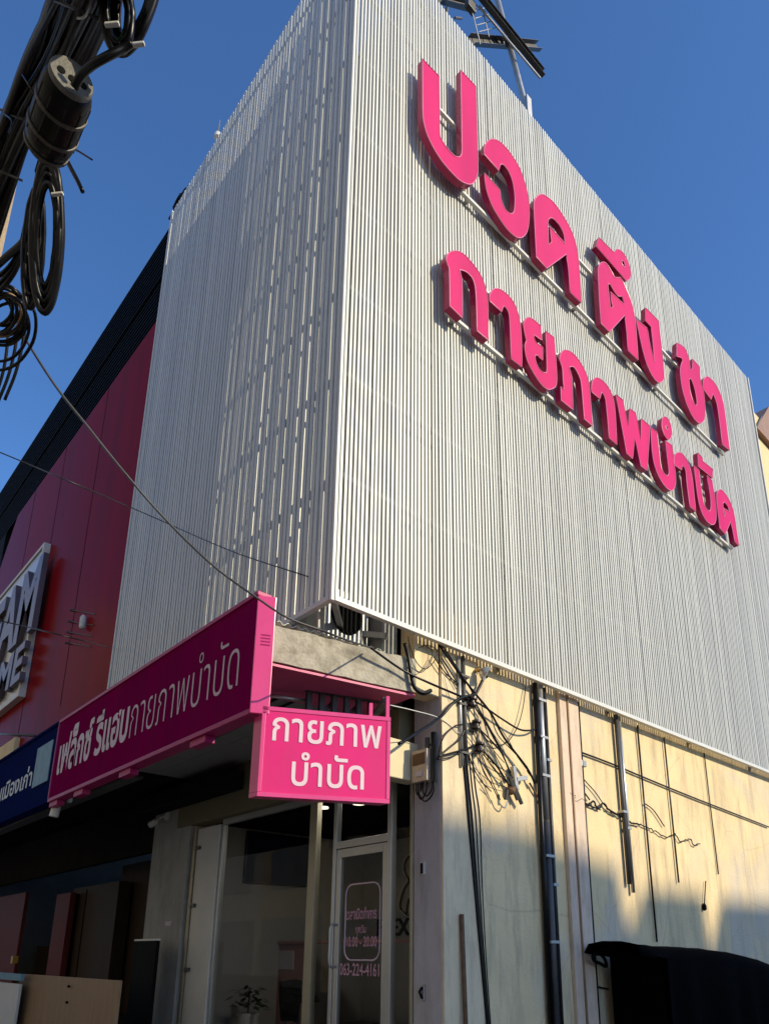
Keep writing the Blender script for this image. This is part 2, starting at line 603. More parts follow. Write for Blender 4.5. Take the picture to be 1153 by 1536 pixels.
ss.hexa([(pa.x, pa.y, 3.862), (pb_.x, pb_.y, 3.892), (pb_.x, .98, 3.892), (pa.x, 1.2, 3.862),
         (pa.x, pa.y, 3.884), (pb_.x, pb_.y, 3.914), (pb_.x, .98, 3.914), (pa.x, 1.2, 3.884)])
ss.build('soffit_bounce_paint', M['pink_sheet'], bld)  # pink colour stands in for bounced light on the beam underside
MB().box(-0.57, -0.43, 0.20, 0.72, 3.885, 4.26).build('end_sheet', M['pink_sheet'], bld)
sb = MB()
for j in range(4):
    for i in range(3):
        sb.box(-0.42 + i * .6, -0.42 + i * .6 + .592, 0.72 + j * 1.13, 0.72 + j * 1.13 + 1.122, 3.945, 3.966)
sb.build('soffit', M['soffit'], bld)
for (xx, yy0, yy1) in ((-.2, .8, 5.2), (.25, .8, 5.2), (.42, .8, 5.2)):
    MB().tube([(xx, yy0, 3.925), (xx + .03, (yy0 + yy1) / 2, 3.905), (xx, yy1, 3.925)], .014, seg=6).build('cable', M['cable'], bld, smooth=True)
# corrugated sheet lying on the canopy
vs, fs = [], []
n = 70
for i in range(n + 1):
    x = -0.28 + 1.12 * i / n
    z = 4.31 + 0.016 * math.sin(i / n * 2 * math.pi * 13)
    y0 = 0.43 - (x + .4) * 0.14
    vs += [(x, y0, z), (x, 2.4, z + 0.05), (x, y0, z - .004), (x, 2.4, z + .046)]
for i in range(n):
    a = 4 * i
    fs += [(a, a + 4, a + 5, a + 1), (a + 2, a + 3, a + 7, a + 6), (a, a + 2, a + 6, a + 4)]
MB().add(vs, fs).build('corrugated_sheet', M['rail_white'], bld)

# ---- slat screens
ZB, ZT = 4.5, 14.28
def slats(x0, x1, pitch, w, dep, axis):
    mb = MB()
    n = int((x1 - x0) / pitch)
    for i in range(n):
        a = x0 + i * pitch + random.uniform(-.0012, .0012)
        t = random.uniform(-.0015, .0015)
        j = random.uniform(-.0035, .0035)
        zt = ZT + random.uniform(-.006, .006) - (0.2 * a / 5.27 if axis == 'y' else 0)
        zb = ZB + .03
        w2 = w
        if axis == 'x':
            if i in (44, 101):
                w2 = w * 0.6
            p = [(a + t, j, zb), (a + w2 + t, j, zb), (a + w2, j + dep, zb), (a, j + dep, zb)]
        else:
            p = [(j + dep, a, zb), (j, a + t, zb), (j, a + w2 + t, zb), (j + dep, a + w2, zb)]
        mb.hexa(p + [(q[0], q[1], zt) for q in p])
    return mb
slats(0.045, 11.52, 0.0527, 0.0285, 0.022, 'x').build('slat_screen', M['slat'], bld)
slats(0.05, 5.25, 0.0775, 0.0505, 0.019, 'y').build('slat_screen', M['slat'], bld)
# corner trim and bottom rails
MB().box(-.008, .026, -.008, .026, 4.47, 14.3).build('corner_trim', M['rail_white'], bld, bevel=.003)
MB().box(.036, 11.56, -.010, .045, 4.475, 4.527).build('bottom_rail', M['rail_white'], bld, bevel=.004)
MB().box(-.010, .045, .036, 5.27, 4.475, 4.527).build('bottom_rail', M['girt'], bld, bevel=.004)
MB().box(11.522, 11.565, -.012, .06, 4.53, 14.3).build('end_trim', M['rail_white'], bld)
MB().box(-.012, .06, 5.252, 5.29, 4.53, 14.08).build('end_trim', M['rail_white'], bld)
ZG = [5.82, 7.0, 8.11, 9.3, 10.44, 11.66, 12.85, 13.9]
for z in ZG:
    MB().box(.04, 11.5, .027, .067, z - .026, z + .026).build('girt', M['rail_white'], bld)
    MB().box(.033, .073, .07, 5.25, z - .026, z + .026).build('girt', M['rail_white'], bld)
# steel struts tying the screen to the building, seen from below at the corner
st = MB()
for y in (1.5, 3.0, 4.6):
    st.beam((.05, y, 4.56), (.9, y, 4.56), .05, .05)
for x in (2.4, 4.6, 6.8, 9.0):
    st.box(x - .03, x + .03, .046, .146, 4.52, 4.6)
st.beam((.05, .06, 4.56), (.9, .95, 4.56), .05, .05)
st.beam((.9, .30, 4.50), (.45, 1.2, 4.75), .04, .06)
st.build('bracket', M['steel'], bld)
MB().tube([PY(478, 905, .35), PY(478, 948, .35)], .016).build('hanger_rod', M['rail_white'], bld)

# ---- shopfront (faces the main street, x about 1.48)
XG = 1.50
def frame(mb, y0, y1, z0, z1, x0=XG - .035, x1=XG + .035):
    mb.box(x0, x1, y0, y1, z0, z1)
FZ = 0.42
MB().box(1.2, 11.3, 0.61, 5.25, 0.0, FZ).build('shop_floor', M['paving'], bld)
win = MB()
frame(win, 0.528, 0.568, FZ, 3.268, XG - .03, XG + .05)
win.build('door_jamb', M['alu_tan'], bld, bevel=.004)
win = MB()
frame(win, 0.84, 0.905, FZ, 3.268)
frame(win, 1.775, 1.83, FZ, 3.268)
frame(win, 0.907, 1.773, 2.59, 2.67)
frame(win, 0.907, 1.773, 3.20, 3.267)
win.build('door_frame', M['alu'], bld, bevel=.004)
win = MB()
frame(win, 2.16, 2.30, FZ, 3.268)
win.build('mullion', M['alu_tan'], bld, bevel=.004)
win = MB()
frame(win, 2.302, 4.40, 3.19, 3.267)
frame(win, 1.832, 2.158, 3.19, 3.267)
frame(win, 4.36, 4.41, FZ, 3.188)
win.build('window_frame', M['alu'], bld, bevel=.004)
def pane(y0, y1, z0, z1, x=XG):
    return MB().add([(x, y0, z0), (x, y1, z0), (x, y1, z1), (x, y0, z1)], [(0, 3, 2, 1)])
pane(2.30, 4.37, FZ, 3.2).build('window_pane', M['glass'], bld)
pane(1.83, 2.16, FZ, 3.2).build('window_pane', M['glass'], bld)
pane(.565, .842, FZ, 3.25).build('window_pane', M['glass'], bld)
pane(.905, 1.775, 2.66, 3.21).build('window_pane', M['glass'], bld)
# glazed door leaf with its handle and the lettering on the glass
dl = MB()
xa, xb = XG - .025, XG + .02
dl.box(xa, xb, .912, .985, FZ + .01, 2.585)
dl.box(xa, xb, 1.69, 1.768, FZ + .01, 2.585)
dl.box(xa, xb, .987, 1.688, 2.49, 2.585)
dl.box(xa, xb, .987, 1.688, FZ + .01, FZ + .14)
door = dl.build('door', M['alu'], bld, bevel=.004)
pane(.985, 1.69, FZ + .13, 2.5, XG - .003).build('door_glass', M['glass'], door)
MB().tube(spline([(xa, 1.73, 1.78), (xa - .07, 1.735, 1.76), (xa - .075, 1.735, 1.58), (xa - .07, 1.735, 1.37), (xa, 1.73, 1.35)], 5), .014).build('handle', M['alu'], door, smooth=True)
U, Vv = (0, -1, 0), (0, 0, 1)
xt = XG - .006
text_part('lettering', 'เวลาเปิดทำการ', (xt, 1.585, 1.83), U, Vv, .50, .085, M['door_text'], door, .02, xh=.585)
text_part('lettering', 'ทุกวัน', (xt, 1.42, 1.69), U, Vv, .17, .06, M['door_text'], door, .012, xh=.585)
text_part('lettering', '10.00 - 20.00', (xt, 1.575, 1.555), U, Vv, .50, .10, M['door_text'], door, .012)
text_part('lettering', '063-224-4161', (xt, 1.672, 1.27), U, Vv, .64, .12, M['door_text'], door, .012)
rr = []
y0, y1, z0, z1, rad = 1.03, 1.60, 1.42, 2.19, .11
for (cy, cz, a0) in ((y1 - rad, z1 - rad, 0), (y0 + rad, z1 - rad, 90), (y0 + rad, z0 + rad, 180), (y1 - rad, z0 + rad, 270)):
    for k in range(7):
        a = math.radians(a0 + k * 15)
        rr.append((xt - .003, cy + rad * math.cos(a), cz + rad * math.sin(a)))
MB().tube(rr, .008, seg=5, closed=True).build('outline', M['pale_text'], door)
# white folded panel between window and party pillar
wp = MB().box(1.44, 1.50, 4.42, 5.06, FZ, 3.2)
panel = wp.build('folding_panel', M['white_panel'], bld, bevel=.006)
hg = MB()
for z in (1.25, 2.1, 2.9):
    MB().box(1.405, 1.438, 4.93, 5.05, z, z + .045).build('hinge', M['dark_steel'], panel)
MB().box(1.42, 1.50, 5.08, 5.15, FZ, 3.25).build('folding_panel_post', M['alu_tan'], bld, bevel=.004)

# ---- clinic interior
rm = MB()
rm.box(7.0, 7.05, .40, 5.22, FZ, 3.9)
rm.box(1.62, 7.0, 5.19, 5.25, FZ, 3.9)
rm.box(1.62, 7.0, .375, .42, FZ, 3.9)
rm.build('interior_wall', M['room'], bld)
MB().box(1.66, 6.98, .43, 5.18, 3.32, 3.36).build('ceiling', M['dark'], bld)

# ------------------------------------------------------------------ 3D letters on the side
ROWS = [thing('letter_sign', 'large pink raised Thai letters of the upper row on the slatted side', 'sign', (5.1, -.06, 10.8)),
        thing('letter_sign', 'smaller pink raised Thai letters of the long lower row on the slatted side', 'sign', (5.1, -.06, 8.6))]
LETTERS = [
 (0,'po pla',"c0.926,12.278 c1.222,12.306 1.223,11.818 1.223,11.286 1.26,11.195 1.348,11.155 1.447,11.142 1.529,11.175 1.586,11.241 1.617,11.322 c1.627,11.421 c1.638,12.905 c1.938,12.929 1.937,12.145 1.928,11.398 1.906,11.216 1.863,11.077 1.783,10.948 1.688,10.869 1.558,10.811 1.396,10.808 1.239,10.839 1.102,10.921 1.001,11.037 0.943,11.197 c0.929,11.39"),
 (0,'wo waen',"c2.065,11.764 2.083,11.918 2.139,12.074 2.246,12.235 2.392,12.35 2.55,12.382 2.709,12.351 2.853,12.267 2.952,12.088 3.009,11.906 3.024,11.639 2.989,11.331 2.928,11.12 2.838,10.964 2.754,10.876 2.647,10.821 2.493,10.807 2.322,10.871 2.18,10.98 2.091,11.157 c2.057,11.414 c2.377,11.405 2.386,11.28 2.436,11.171 2.511,11.14 2.594,11.171 2.659,11.263 2.688,11.402 2.701,11.618 2.666,11.839 2.593,11.954 2.503,11.982 2.437,11.952 2.395,11.876 c2.369,11.759"),
 (0,'do dek',"c3.126,10.84 3.13,11.341 3.144,11.842 3.216,12.051 3.345,12.232 3.469,12.31 3.652,12.358 3.833,12.324 4.012,12.236 4.156,12.088 4.225,11.825 4.231,11.441 c4.206,10.834 c3.927,10.825 3.929,11.246 c3.896,11.531 c3.361,10.821|c3.465,11.764 c3.446,11.332 c3.529,11.454 c3.51,11.744 c3.888,11.731 3.879,11.898 3.802,11.989 3.682,12.012 3.574,11.974 3.498,11.877"),
 (0,'sara ue',"c4.926,12.75 c5.381,12.805 5.446,12.913 5.545,13.013 5.672,13.066 5.79,13.041 5.864,12.955 5.898,12.836 5.888,12.706 5.822,12.568 c5.7,12.448 c4.805,12.46|5.616,12.8 5.667,12.866 5.707,12.839 5.714,12.772 5.673,12.726 5.635,12.743"),
 (0,'to tao',"c4.737,10.829 4.751,11.29 4.791,11.896 4.854,12.106 4.967,12.256 5.086,12.319 5.209,12.28 5.299,12.224 c5.34,12.233 c5.499,12.353 5.597,12.331 5.699,12.222 5.798,12.086 5.865,11.855 5.868,11.556 c5.829,10.855 c5.52,10.841 5.534,11.249 c5.526,11.57 c4.973,10.828|c5.06,11.84 c5.071,11.382 c5.155,11.467 c5.126,11.552 c5.125,11.759 c5.546,11.814 c5.512,11.961 5.379,11.863 5.265,11.862 5.175,11.911 5.123,11.93"),
 (0,'ngo ngu',"c6.315,12.32 c6.777,12.361 6.765,12.029 6.747,11.537 6.729,11.148 6.682,11.002 6.544,10.856 6.425,10.803 6.268,10.827 6.118,10.977 6.022,11.229 5.953,11.548 c5.902,11.766 c6.287,11.844 6.321,11.528 c6.405,11.191 6.437,11.608 c6.44,11.99 c6.256,11.982"),
 (0,'cho chang',"c7.427,12.324 7.578,12.386 7.76,12.415 7.847,12.324 c7.887,12.219 c7.879,11.988 c7.974,12.093 c8.043,12.367 c8.331,12.367 8.281,12.031 8.349,11.817 8.337,11.492 8.272,11.222 8.175,11.021 8.012,10.865 7.876,10.816 7.689,10.837 7.519,10.995 7.418,11.234 7.398,11.505 7.424,11.706 7.481,11.847 c7.587,12.022 7.522,12.042 c7.343,11.952|7.755,11.673 7.828,11.761 7.919,11.694 7.973,11.54 7.98,11.337 7.937,11.228 7.86,11.202 7.775,11.294 7.735,11.474"),
 (0,'sara aa',"c8.367,11.86 8.398,12.019 8.473,12.176 8.625,12.328 8.773,12.38 8.991,12.385 9.164,12.282 9.28,12.108 9.284,11.822 9.27,11.398 c9.246,10.945 c8.917,10.903 8.941,11.361 8.942,11.815 8.879,11.951 8.797,12.009 c8.68,11.807"),
 (1,'ko kai',"c1.31,9.282 1.322,9.361 1.369,9.455 1.454,9.548 1.549,9.613 1.66,9.635 1.772,9.612 1.901,9.559 1.996,9.433 2.038,9.222 2.034,8.911 c2.022,8.606 c1.821,8.607 1.822,8.893 1.816,9.208 1.78,9.348 1.701,9.384 1.622,9.369 c1.535,9.32 1.57,9.182 1.573,8.979 c1.565,8.609 c1.36,8.635 1.361,8.949 c1.357,9.19"),
 (1,'sara aa',"c2.076,9.251 2.08,9.34 2.132,9.467 2.205,9.552 2.294,9.607 2.419,9.629 2.543,9.606 2.628,9.506 2.674,9.347 2.685,9.092 c2.668,8.63 c2.461,8.618 2.461,8.935 2.461,9.25 2.439,9.351 2.397,9.385 2.344,9.37 c2.303,9.25"),
 (1,'yo yak',"c3.136,9.621 c3.132,9.38 3.063,9.367 2.982,9.358 2.963,9.335 2.977,9.279 3.036,9.252 c3.145,9.272 c3.13,9.043 3.074,9.045 3.021,9.051 2.97,9.016 2.964,8.945 3.007,8.866 3.093,8.835 3.175,8.869 3.211,8.933 3.227,9.176 c3.245,9.614 c3.432,9.633 3.438,9.374 3.439,9.041 3.42,8.864 3.374,8.76 3.275,8.664 3.181,8.612 3.041,8.622 2.892,8.711 2.789,8.814 2.753,8.962 2.763,9.062 c2.794,9.137 2.766,9.239 2.749,9.363 2.781,9.468 2.857,9.565 2.93,9.604 3.028,9.62"),
 (1,'pho samphao',"c3.527,9.322 3.555,9.419 3.612,9.522 3.697,9.602 3.821,9.657 3.961,9.657 4.116,9.584 4.215,9.458 4.245,9.273 4.242,8.982 c4.241,8.635 c4.039,8.637 4.038,8.887 4.033,9.212 4.005,9.323 3.914,9.408 3.835,9.406 c3.749,9.335 3.781,9.263 3.797,9.132 c3.77,8.629 c3.499,8.621 c3.508,8.851 c3.587,8.853 3.577,8.992 3.581,9.189 c3.559,9.259"),
 (1,'sara aa',"c4.291,9.256 4.313,9.387 4.369,9.521 4.461,9.616 4.58,9.663 4.726,9.663 4.834,9.602 4.894,9.495 4.915,9.266 c4.879,8.67 c4.672,8.674 4.677,8.985 4.672,9.261 4.657,9.378 4.61,9.42 4.564,9.408 c4.509,9.266"),
 (1,'pho phan',"c4.99,9.641 c5.189,9.655 c5.265,9.228 c5.386,9.62 c5.556,9.632 c5.629,9.173 c5.724,9.626 c5.99,9.638 c5.722,8.654 c5.548,8.649 c5.44,9.097 c5.302,8.652 c5.142,8.658"),
 (1,'bo baimai',"c6.018,9.634 c6.21,9.646 6.214,9.329 6.211,9.06 6.236,8.94 6.306,8.891 6.407,8.914 6.474,9.006 6.48,9.201 c6.482,9.632 c6.705,9.666 6.702,9.318 6.707,9.067 6.66,8.87 6.565,8.727 6.435,8.649 6.26,8.652 6.091,8.753 5.986,8.941 5.968,9.232"),
 (1,'nikhahit',"6.43,9.961 6.489,10.096 6.587,10.174 6.688,10.172 6.756,10.089 6.763,9.95 6.701,9.814 6.598,9.717 6.485,9.733 6.421,9.826|6.553,9.961 6.613,9.996 6.626,9.943 6.576,9.908"),
 (1,'sara aa',"c6.721,9.279 6.731,9.412 6.797,9.537 6.92,9.633 7.035,9.685 7.172,9.667 7.293,9.568 7.347,9.333 7.336,9.047 c7.321,8.669 c7.116,8.666 7.108,8.896 7.108,9.132 7.122,9.359 7.083,9.418 7.014,9.422 c6.961,9.305"),
 (1,'bo baimai',"c7.478,9.665 c7.666,9.68 7.657,9.407 7.664,9.126 7.699,8.96 7.8,8.917 7.88,8.934 7.962,9.033 8.007,9.291 c7.977,9.714 c8.183,9.713 8.192,9.485 8.19,9.171 8.127,8.895 8.02,8.735 7.867,8.657 7.664,8.665 7.517,8.815 7.468,9.071 7.47,9.395"),
 (1,'mai han akat',"c7.718,10.064 c7.891,10.04 c7.874,9.967 c8.273,10.005 c8.217,9.783 c7.661,9.74"),
 (1,'do dek',"c8.237,8.751 8.249,9.095 8.271,9.376 8.345,9.538 8.479,9.668 8.63,9.699 8.822,9.64 8.953,9.508 9.005,9.315 9.004,9.015 c9.013,8.713 c8.839,8.733 8.818,8.955 c8.771,9.114 c8.445,8.713|c8.524,9.381 c8.501,9.096 c8.556,9.153 c8.548,9.301 c8.792,9.336 8.76,9.417 8.668,9.46 8.596,9.451"),
]


def loop_pts(s):
    raw = []
    for t in s.split():
        c = t[0] == 'c'
        a, b = t.lstrip('c').split(',')
        raw.append((Vector((float(a), float(b), 0)), c))
    cs = [i for i, (p, c) in enumerate(raw) if c]
    if not cs:
        return spline([p for p, c in raw], 4, True)
    raw = raw[cs[0]:] + raw[:cs[0]]
    raw.append(raw[0])
    out, run = [], [raw[0][0]]
    for p, c in raw[1:]:
        run.append(p)
        if c:
            out += (spline(run, 4) if len(run) > 2 else run)[:-1]
            run = [p]
    return out


YF, YK = -.19, -.098
ring_k = 0
for row, nm, enc in LETTERS:
    loops = [loop_pts(s) for s in enc.split('|')]
    yf = YF
    mb = MB()
    flat = [p for lp in loops for p in lp]
    tris = tessellate_polygon(loops)
    pts = [(p.x, yf, p.y) for p in flat]
    good = []
    for t in tris:
        a, b, c = (Vector(pts[i]) for i in t)
        nn = (b - a).cross(c - a)
        if nn.length < 1e-9:
            continue
        good.append(tuple(t) if nn.y < 0 else tuple(reversed(t)))
    mb.cur = 0
    mb.add(pts, good)
    mb.add([(p.x, YK, p.y) for p in flat], [tuple(reversed(t)) for t in good])
    for lp in loops:
        mb.cur = 1
        k = len(lp)
        vs = [(p.x, yf + .0, p.y) for p in lp] + [(p.x, YK, p.y) for p in lp]
        mb.add(vs, [(i, (i + 1) % k, k + (i + 1) % k, k + i) for i in range(k)])
        mb.cur = 2
        mb.tube([(p.x, yf - .001, p.y) for p in lp], .0075, seg=5, closed=True)
    o = mb.build('letter', [M['letter'], M['letter_side'], M['letter_trim']], ROWS[row])
    # recalc side normals
    bm = bmesh.new(); bm.from_mesh(o.data)
    bmesh.ops.remove_doubles(bm, verts=bm.verts, dist=0.0002)
    bmesh.ops.recalc_face_normals(bm, faces=bm.faces)
    bm.to_mesh(o.data); bm.free()
    o['label'] = {'nikhahit': 'small pink ring above a letter', 'sara ue': 'pink bar with a ring above the letter', 'mai han akat': 'small pink hooked bar above a letter'}.get(nm, 'pink raised Thai letter ' + nm)
for row, z, x0, x1 in ((0, 10.88, 1.72, 9.2), (0, 11.95, 1.0, 9.0), (1, 8.68, 1.42, 8.95), (1, 9.55, 1.42, 8.8)):
    if 1:
        MB().box(x0, x1, -.096, -.05, z - .022, z + .022).build('rail', M['rail_white'], ROWS[row])
MB().box(5.0, 5.04, -.094, -.052, 12.0, 12.75).build('rail', M['rail_white'], ROWS[0])
sp = [MB(), MB()]
for row, z, x0, x1 in ((0, 10.88, 1.72, 9.2), (0, 11.95, 1.0, 9.0), (1, 8.68, 1.42, 8.95), (1, 9.55, 1.42, 8.8)):
    if 1:
        for i in range(7):
            x = x0 + .15 + (x1 - x0 - .3) * i / 6
            MB().box(x - .02, x + .02, -.05, .002, z - .02, z + .02).build('bracket', M['steel'], ROWS[row])

# ------------------------------------------------------------------ pink fascia sign along the main street
XS = -.70
fa = thing('fascia_sign', 'long dark pink shop sign with white Thai lettering above the shopfront', 'sign', (XS, 2.4, 3.27))
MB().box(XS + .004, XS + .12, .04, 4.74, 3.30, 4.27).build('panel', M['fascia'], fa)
fr = MB()
fr.box(XS - .012, XS + .122, .02, 4.76, 4.272, 4.31)
fr.box(XS - .012, XS + .122, .02, 4.76, 3.255, 3.298)
fr.box(XS - .012, XS + .122, 4.742, 4.77, 3.30, 4.27)
fr.build('frame', M['fascia_frame'], fa, bevel=.004)
tb = MB()
for y in (0.9, 2.45, 3.75, 4.6):
    MB().box(XS + .01, XS + .1, y - .14, y + .14, 3.19, 3.253).build('bracket', M['fascia_frame'], fa, bevel=.004)
text_part('lettering', 'เฟล็กซ์ รีแฮบ', (XS + .002, 4.60, 3.585), U, Vv, 2.12, .36, M['pale_text'], fa, .026, xh=.585)
text_part('lettering', 'กายภาพบำบัด', (XS + .002, 2.42, 3.565), (0, -1, -.008), Vv, 2.16, .375, M['thin_text'], fa, -.013, xh=.585)
# sunlit end piece turned towards the side street
CN = Vector((XS - .012, .012, 0))
DD = Vector((math.cos(math.radians(27)), -math.sin(math.radians(27)), 0))
NB = Vector((math.sin(math.radians(27)), math.cos(math.radians(27)), 0))
def PB(px, py, off=0.0):
    r = ray(px, py)
    p0 = CN - NB * off
    t = (p0 - CAM).dot(NB) / r.dot(NB)
    return CAM + r * t
def uz(px, py):
    p = PB(px, py)
    return (p - CN).dot(DD), p.z
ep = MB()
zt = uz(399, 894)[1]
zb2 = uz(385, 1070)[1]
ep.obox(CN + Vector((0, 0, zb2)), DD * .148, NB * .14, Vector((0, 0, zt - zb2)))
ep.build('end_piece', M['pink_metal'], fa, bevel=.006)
sb_ = MB()
for k in range(4):
    sb_.obox(CN + DD * .045 - NB * .002 + Vector((0, 0, 3.83 + k * .028)), DD * .075, NB * .0015, Vector((0, 0, .011)))
sb_.build('sticker', M['fascia_frame'], fa)

# ------------------------------------------------------------------ pink box sign
bx = thing('box_sign', 'bright pink box sign with two lines of white Thai lettering hung under the canopy', 'sign', tuple(CN + DD * .6 + Vector((0, 0, 2.6))))
u0 = uz(398, 1060)[0]; u1 = uz(586, 1075)[0]
z1 = (uz(398, 1060)[1] + uz(585, 1075)[1]) / 2; z0 = (uz(388, 1198)[1] + uz(587, 1203)[1]) / 2
u0 -= .02
W, H_ = u1 - u0, z1 - z0
o0 = CN + DD * u0 + Vector((0, 0, z0))
UP = Vector((0, 0, 1))
BK = Vector((-.002, .115, 0))
MB().obox(o0 + DD * .02 + UP * .02 + NB * .006, DD * (W - .04), BK * .9, UP * (H_ - .04)).build('face', M['pink_box'], bx)
f = MB()
f.obox(o0, DD * W, BK, UP * .035)
f.obox(o0 + UP * (H_ - .035), DD * W, BK, UP * .035)
f.obox(o0 + UP * .0355, DD * .03, BK, UP * (H_ - .071))
f.obox(o0 + UP * .0355 + DD * (W - .03), DD * .03, BK, UP * (H_ - .071))
f.build('frame', M['pink_metal'], bx, bevel=.003)
hp = MB()
HP = uz(583, 1042)[1] - z1
for uu, h in ((W - .03, HP), (W - .17, HP * .62)):
    hp.obox(o0 + DD * uu + UP * H_ + NB * .04, DD * .028, NB * .03, UP * h)
hp.build('hanger_post', M['pink_metal'], bx)
hb = MB()
hb.obox(o0 + DD * (W - .05) + UP * (H_ + HP - .04) + NB * .07, DD * .05, NB * .42, UP * .04)
hb.build('hanger_bar', M['dark_steel'], bx)
def box_text(body, pxa, pxb, base, hgt):
    ua = uz(*pxa)[0]; ub = uz(*pxb)[0]
    text_part('lettering', body, CN + DD * ua + UP * base + NB * .0055, DD, UP, ub - ua, hgt, M['white_text'], bx, .010, xh=.585)
zb_ = uz(420, 1112)[1]
box_text('กายภาพ', (408, 1100), (572, 1115), (uz(430, 1112)[1] + uz(565, 1122)[1]) / 2, uz(415, 1075)[1] - uz(415, 1111)[1])
box_text('บำบัด', (437, 1160), (546, 1165), (uz(450, 1178)[1] + uz(540, 1184)[1]) / 2, uz(525, 1147)[1] - uz(525, 1183)[1])


# ================================================================== neighbour on the left
nb_ = thing('restaurant_building', 'shophouse next door clad in glossy dark red panels under a black louvred band', 'building', (.1, 9.5, 0))
NX = .10
vs = [(NX, 5.42, 3.9), (NX, 5.42, 11.97), (NX, 13.62, 11.97), (NX, 14.7, 10.7), (NX, 14.7, 5.4), (NX, 9.9, 5.4), (NX, 9.9, 3.9)]
mb = MB()
k = len(vs)
mb.add(vs + [(x + .12, y, z) for x, y, z in vs], [tuple(range(k - 1, -1, -1)), tuple(range(k, 2 * k))] +
       [(i, (i + 1) % k, k + (i + 1) % k, k + i) for i in range(k)])
mb.build('red_wall', M['red'], nb_)
for y in (7.75, 10.1, 12.2):
    MB().box(NX - .004, NX - .001, y - .007, y + .007, 5.45, 11.96).build('panel_joint', M['black_metal'], nb_)
lv = MB()
zz = 11.99
while zz < 14.12:
    lv.hexa([(NX + .02, 5.40, zz), (NX + .10, 5.40, zz + .055), (NX + .10, 19, zz + .055), (NX + .02, 19, zz),
             (NX + .02, 5.40, zz + .055), (NX + .10, 5.40, zz + .1), (NX + .10, 19, zz + .1), (NX + .02, 19, zz + .055)])
    zz += .112
lv.box(NX - .005, NX + .02, 5.4, 19, 13.02, 13.06)
lv.build('louvre_band', M['black_metal'], nb_)
MB().box(NX + .16, NX + .2, 5.40, 19, 5.4, 14.16).build('backing_wall', M['black_metal'], nb_)
MB().box(NX + .02, NX + .15, 14.72, 19, 5.4, 11.98).build('black_wall', M['black_metal'], nb_)
MB().box(.6, 11.5, 5.42, 19, 13.5, 13.9).build('roof', M['grey_render'], nb_)
MB().box(.5, .7, 5.42, 19, 3.9, 13.5).build('upper_wall', M['grey_render'], nb_)
MB().box(.02, .3, 9.92, 19, 3.95, 5.36).build('poster_band', M['far_cream'], nb_)
MB().box(1.5, 11.5, 18.9, 19.1, 0, 13.5).build('party_wall', M['grey_render'], nb_)
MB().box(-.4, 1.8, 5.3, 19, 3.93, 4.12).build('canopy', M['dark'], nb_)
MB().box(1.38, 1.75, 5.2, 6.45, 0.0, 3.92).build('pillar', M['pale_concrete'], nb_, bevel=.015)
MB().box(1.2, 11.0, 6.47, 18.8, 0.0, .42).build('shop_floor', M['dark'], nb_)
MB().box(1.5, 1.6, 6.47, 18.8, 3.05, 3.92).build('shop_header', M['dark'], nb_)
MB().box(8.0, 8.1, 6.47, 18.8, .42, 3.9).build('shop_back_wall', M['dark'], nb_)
text_part('lettering', 'เคหะเฟอร์นิเจอร์', PX(-70, 1322, 1.495), U, (0, 0, 1), 3.3, .2, M['steel'], nb_, .02, xh=.585)
bl_ = MB()
for y in (7.2, 8.4, 9.9, 11.3, 12.9, 15.1):
    bl_.box(NX + .04, NX + .09, y - .02, y + .02, 14.14, 14.2)
bl_.build('roof_bolt', M['alu'], nb_)

# white framed sign panel with mirror letters on the red wall
ws = thing('restaurant_sign', 'white framed panel with dark mirror letters on the red facade', 'sign', (-.1, 11.0, 6.2))
WX = -.03
WY = PX(81, 787, .09).y
MB().box(WX + .03, NX - .002, WY + .08, 13.4, 6.27, 9.46).build('panel', M['alu'], ws)
f = MB()
f.box(WX, NX - .001, WY, WY + .078, 6.19, 9.54)
f.box(WX, NX - .001, WY + .08, 13.4, 9.462, 9.54)
f.box(WX, NX - .001, WY + .08, 13.4, 6.19, 6.268)
f.build('frame', M['white_panel'], ws, bevel=.004)
M['mirror'] = mat('mirror_letter', (0.13, 0.10, 0.11), 0.35, metal=0.3, var=0.2, scale=2)
text_part('lettering', 'FAM', (WX - .07, 12.95, 7.5), U, Vv, 3.35, 1.6, M['mirror'], ws, .03, thick=.1)
text_part('lettering', 'TIME', (WX - .07, 12.75, 6.5), U, Vv, 2.9, .78, M['mirror'], ws, .03, thick=.1)

# blue sign next to the pink one
bs = thing('blue_sign', 'dark blue shop sign with pale Thai lettering beside the pink fascia', 'sign', (XS, 7, 3.3))
MB().box(XS + .01, XS + .12, 4.80, 9.6, 3.31, 4.27).build('panel', M['blue'], bs)
f = MB()
f.box(XS - .01, XS + .122, 4.79, 9.6, 4.272, 4.31)
f.box(XS - .01, XS + .122, 4.79, 9.6, 3.26, 3.308)
f.build('frame', M['blue'], bs)
text_part('lettering', 'ประธานเมืองเก่า', (XS + .008, 8.3, 3.62), U, Vv, 2.65, .2, M['steel'], bs, .02, xh=.585)
p = MB().box(XS - .004, XS + .006, 4.93, 5.55, 3.56, 4.1)
po = p.build('poster', M['poster'], None)
tag(po, 'faded light blue poster fixed to the end of the dark blue sign', 'poster')

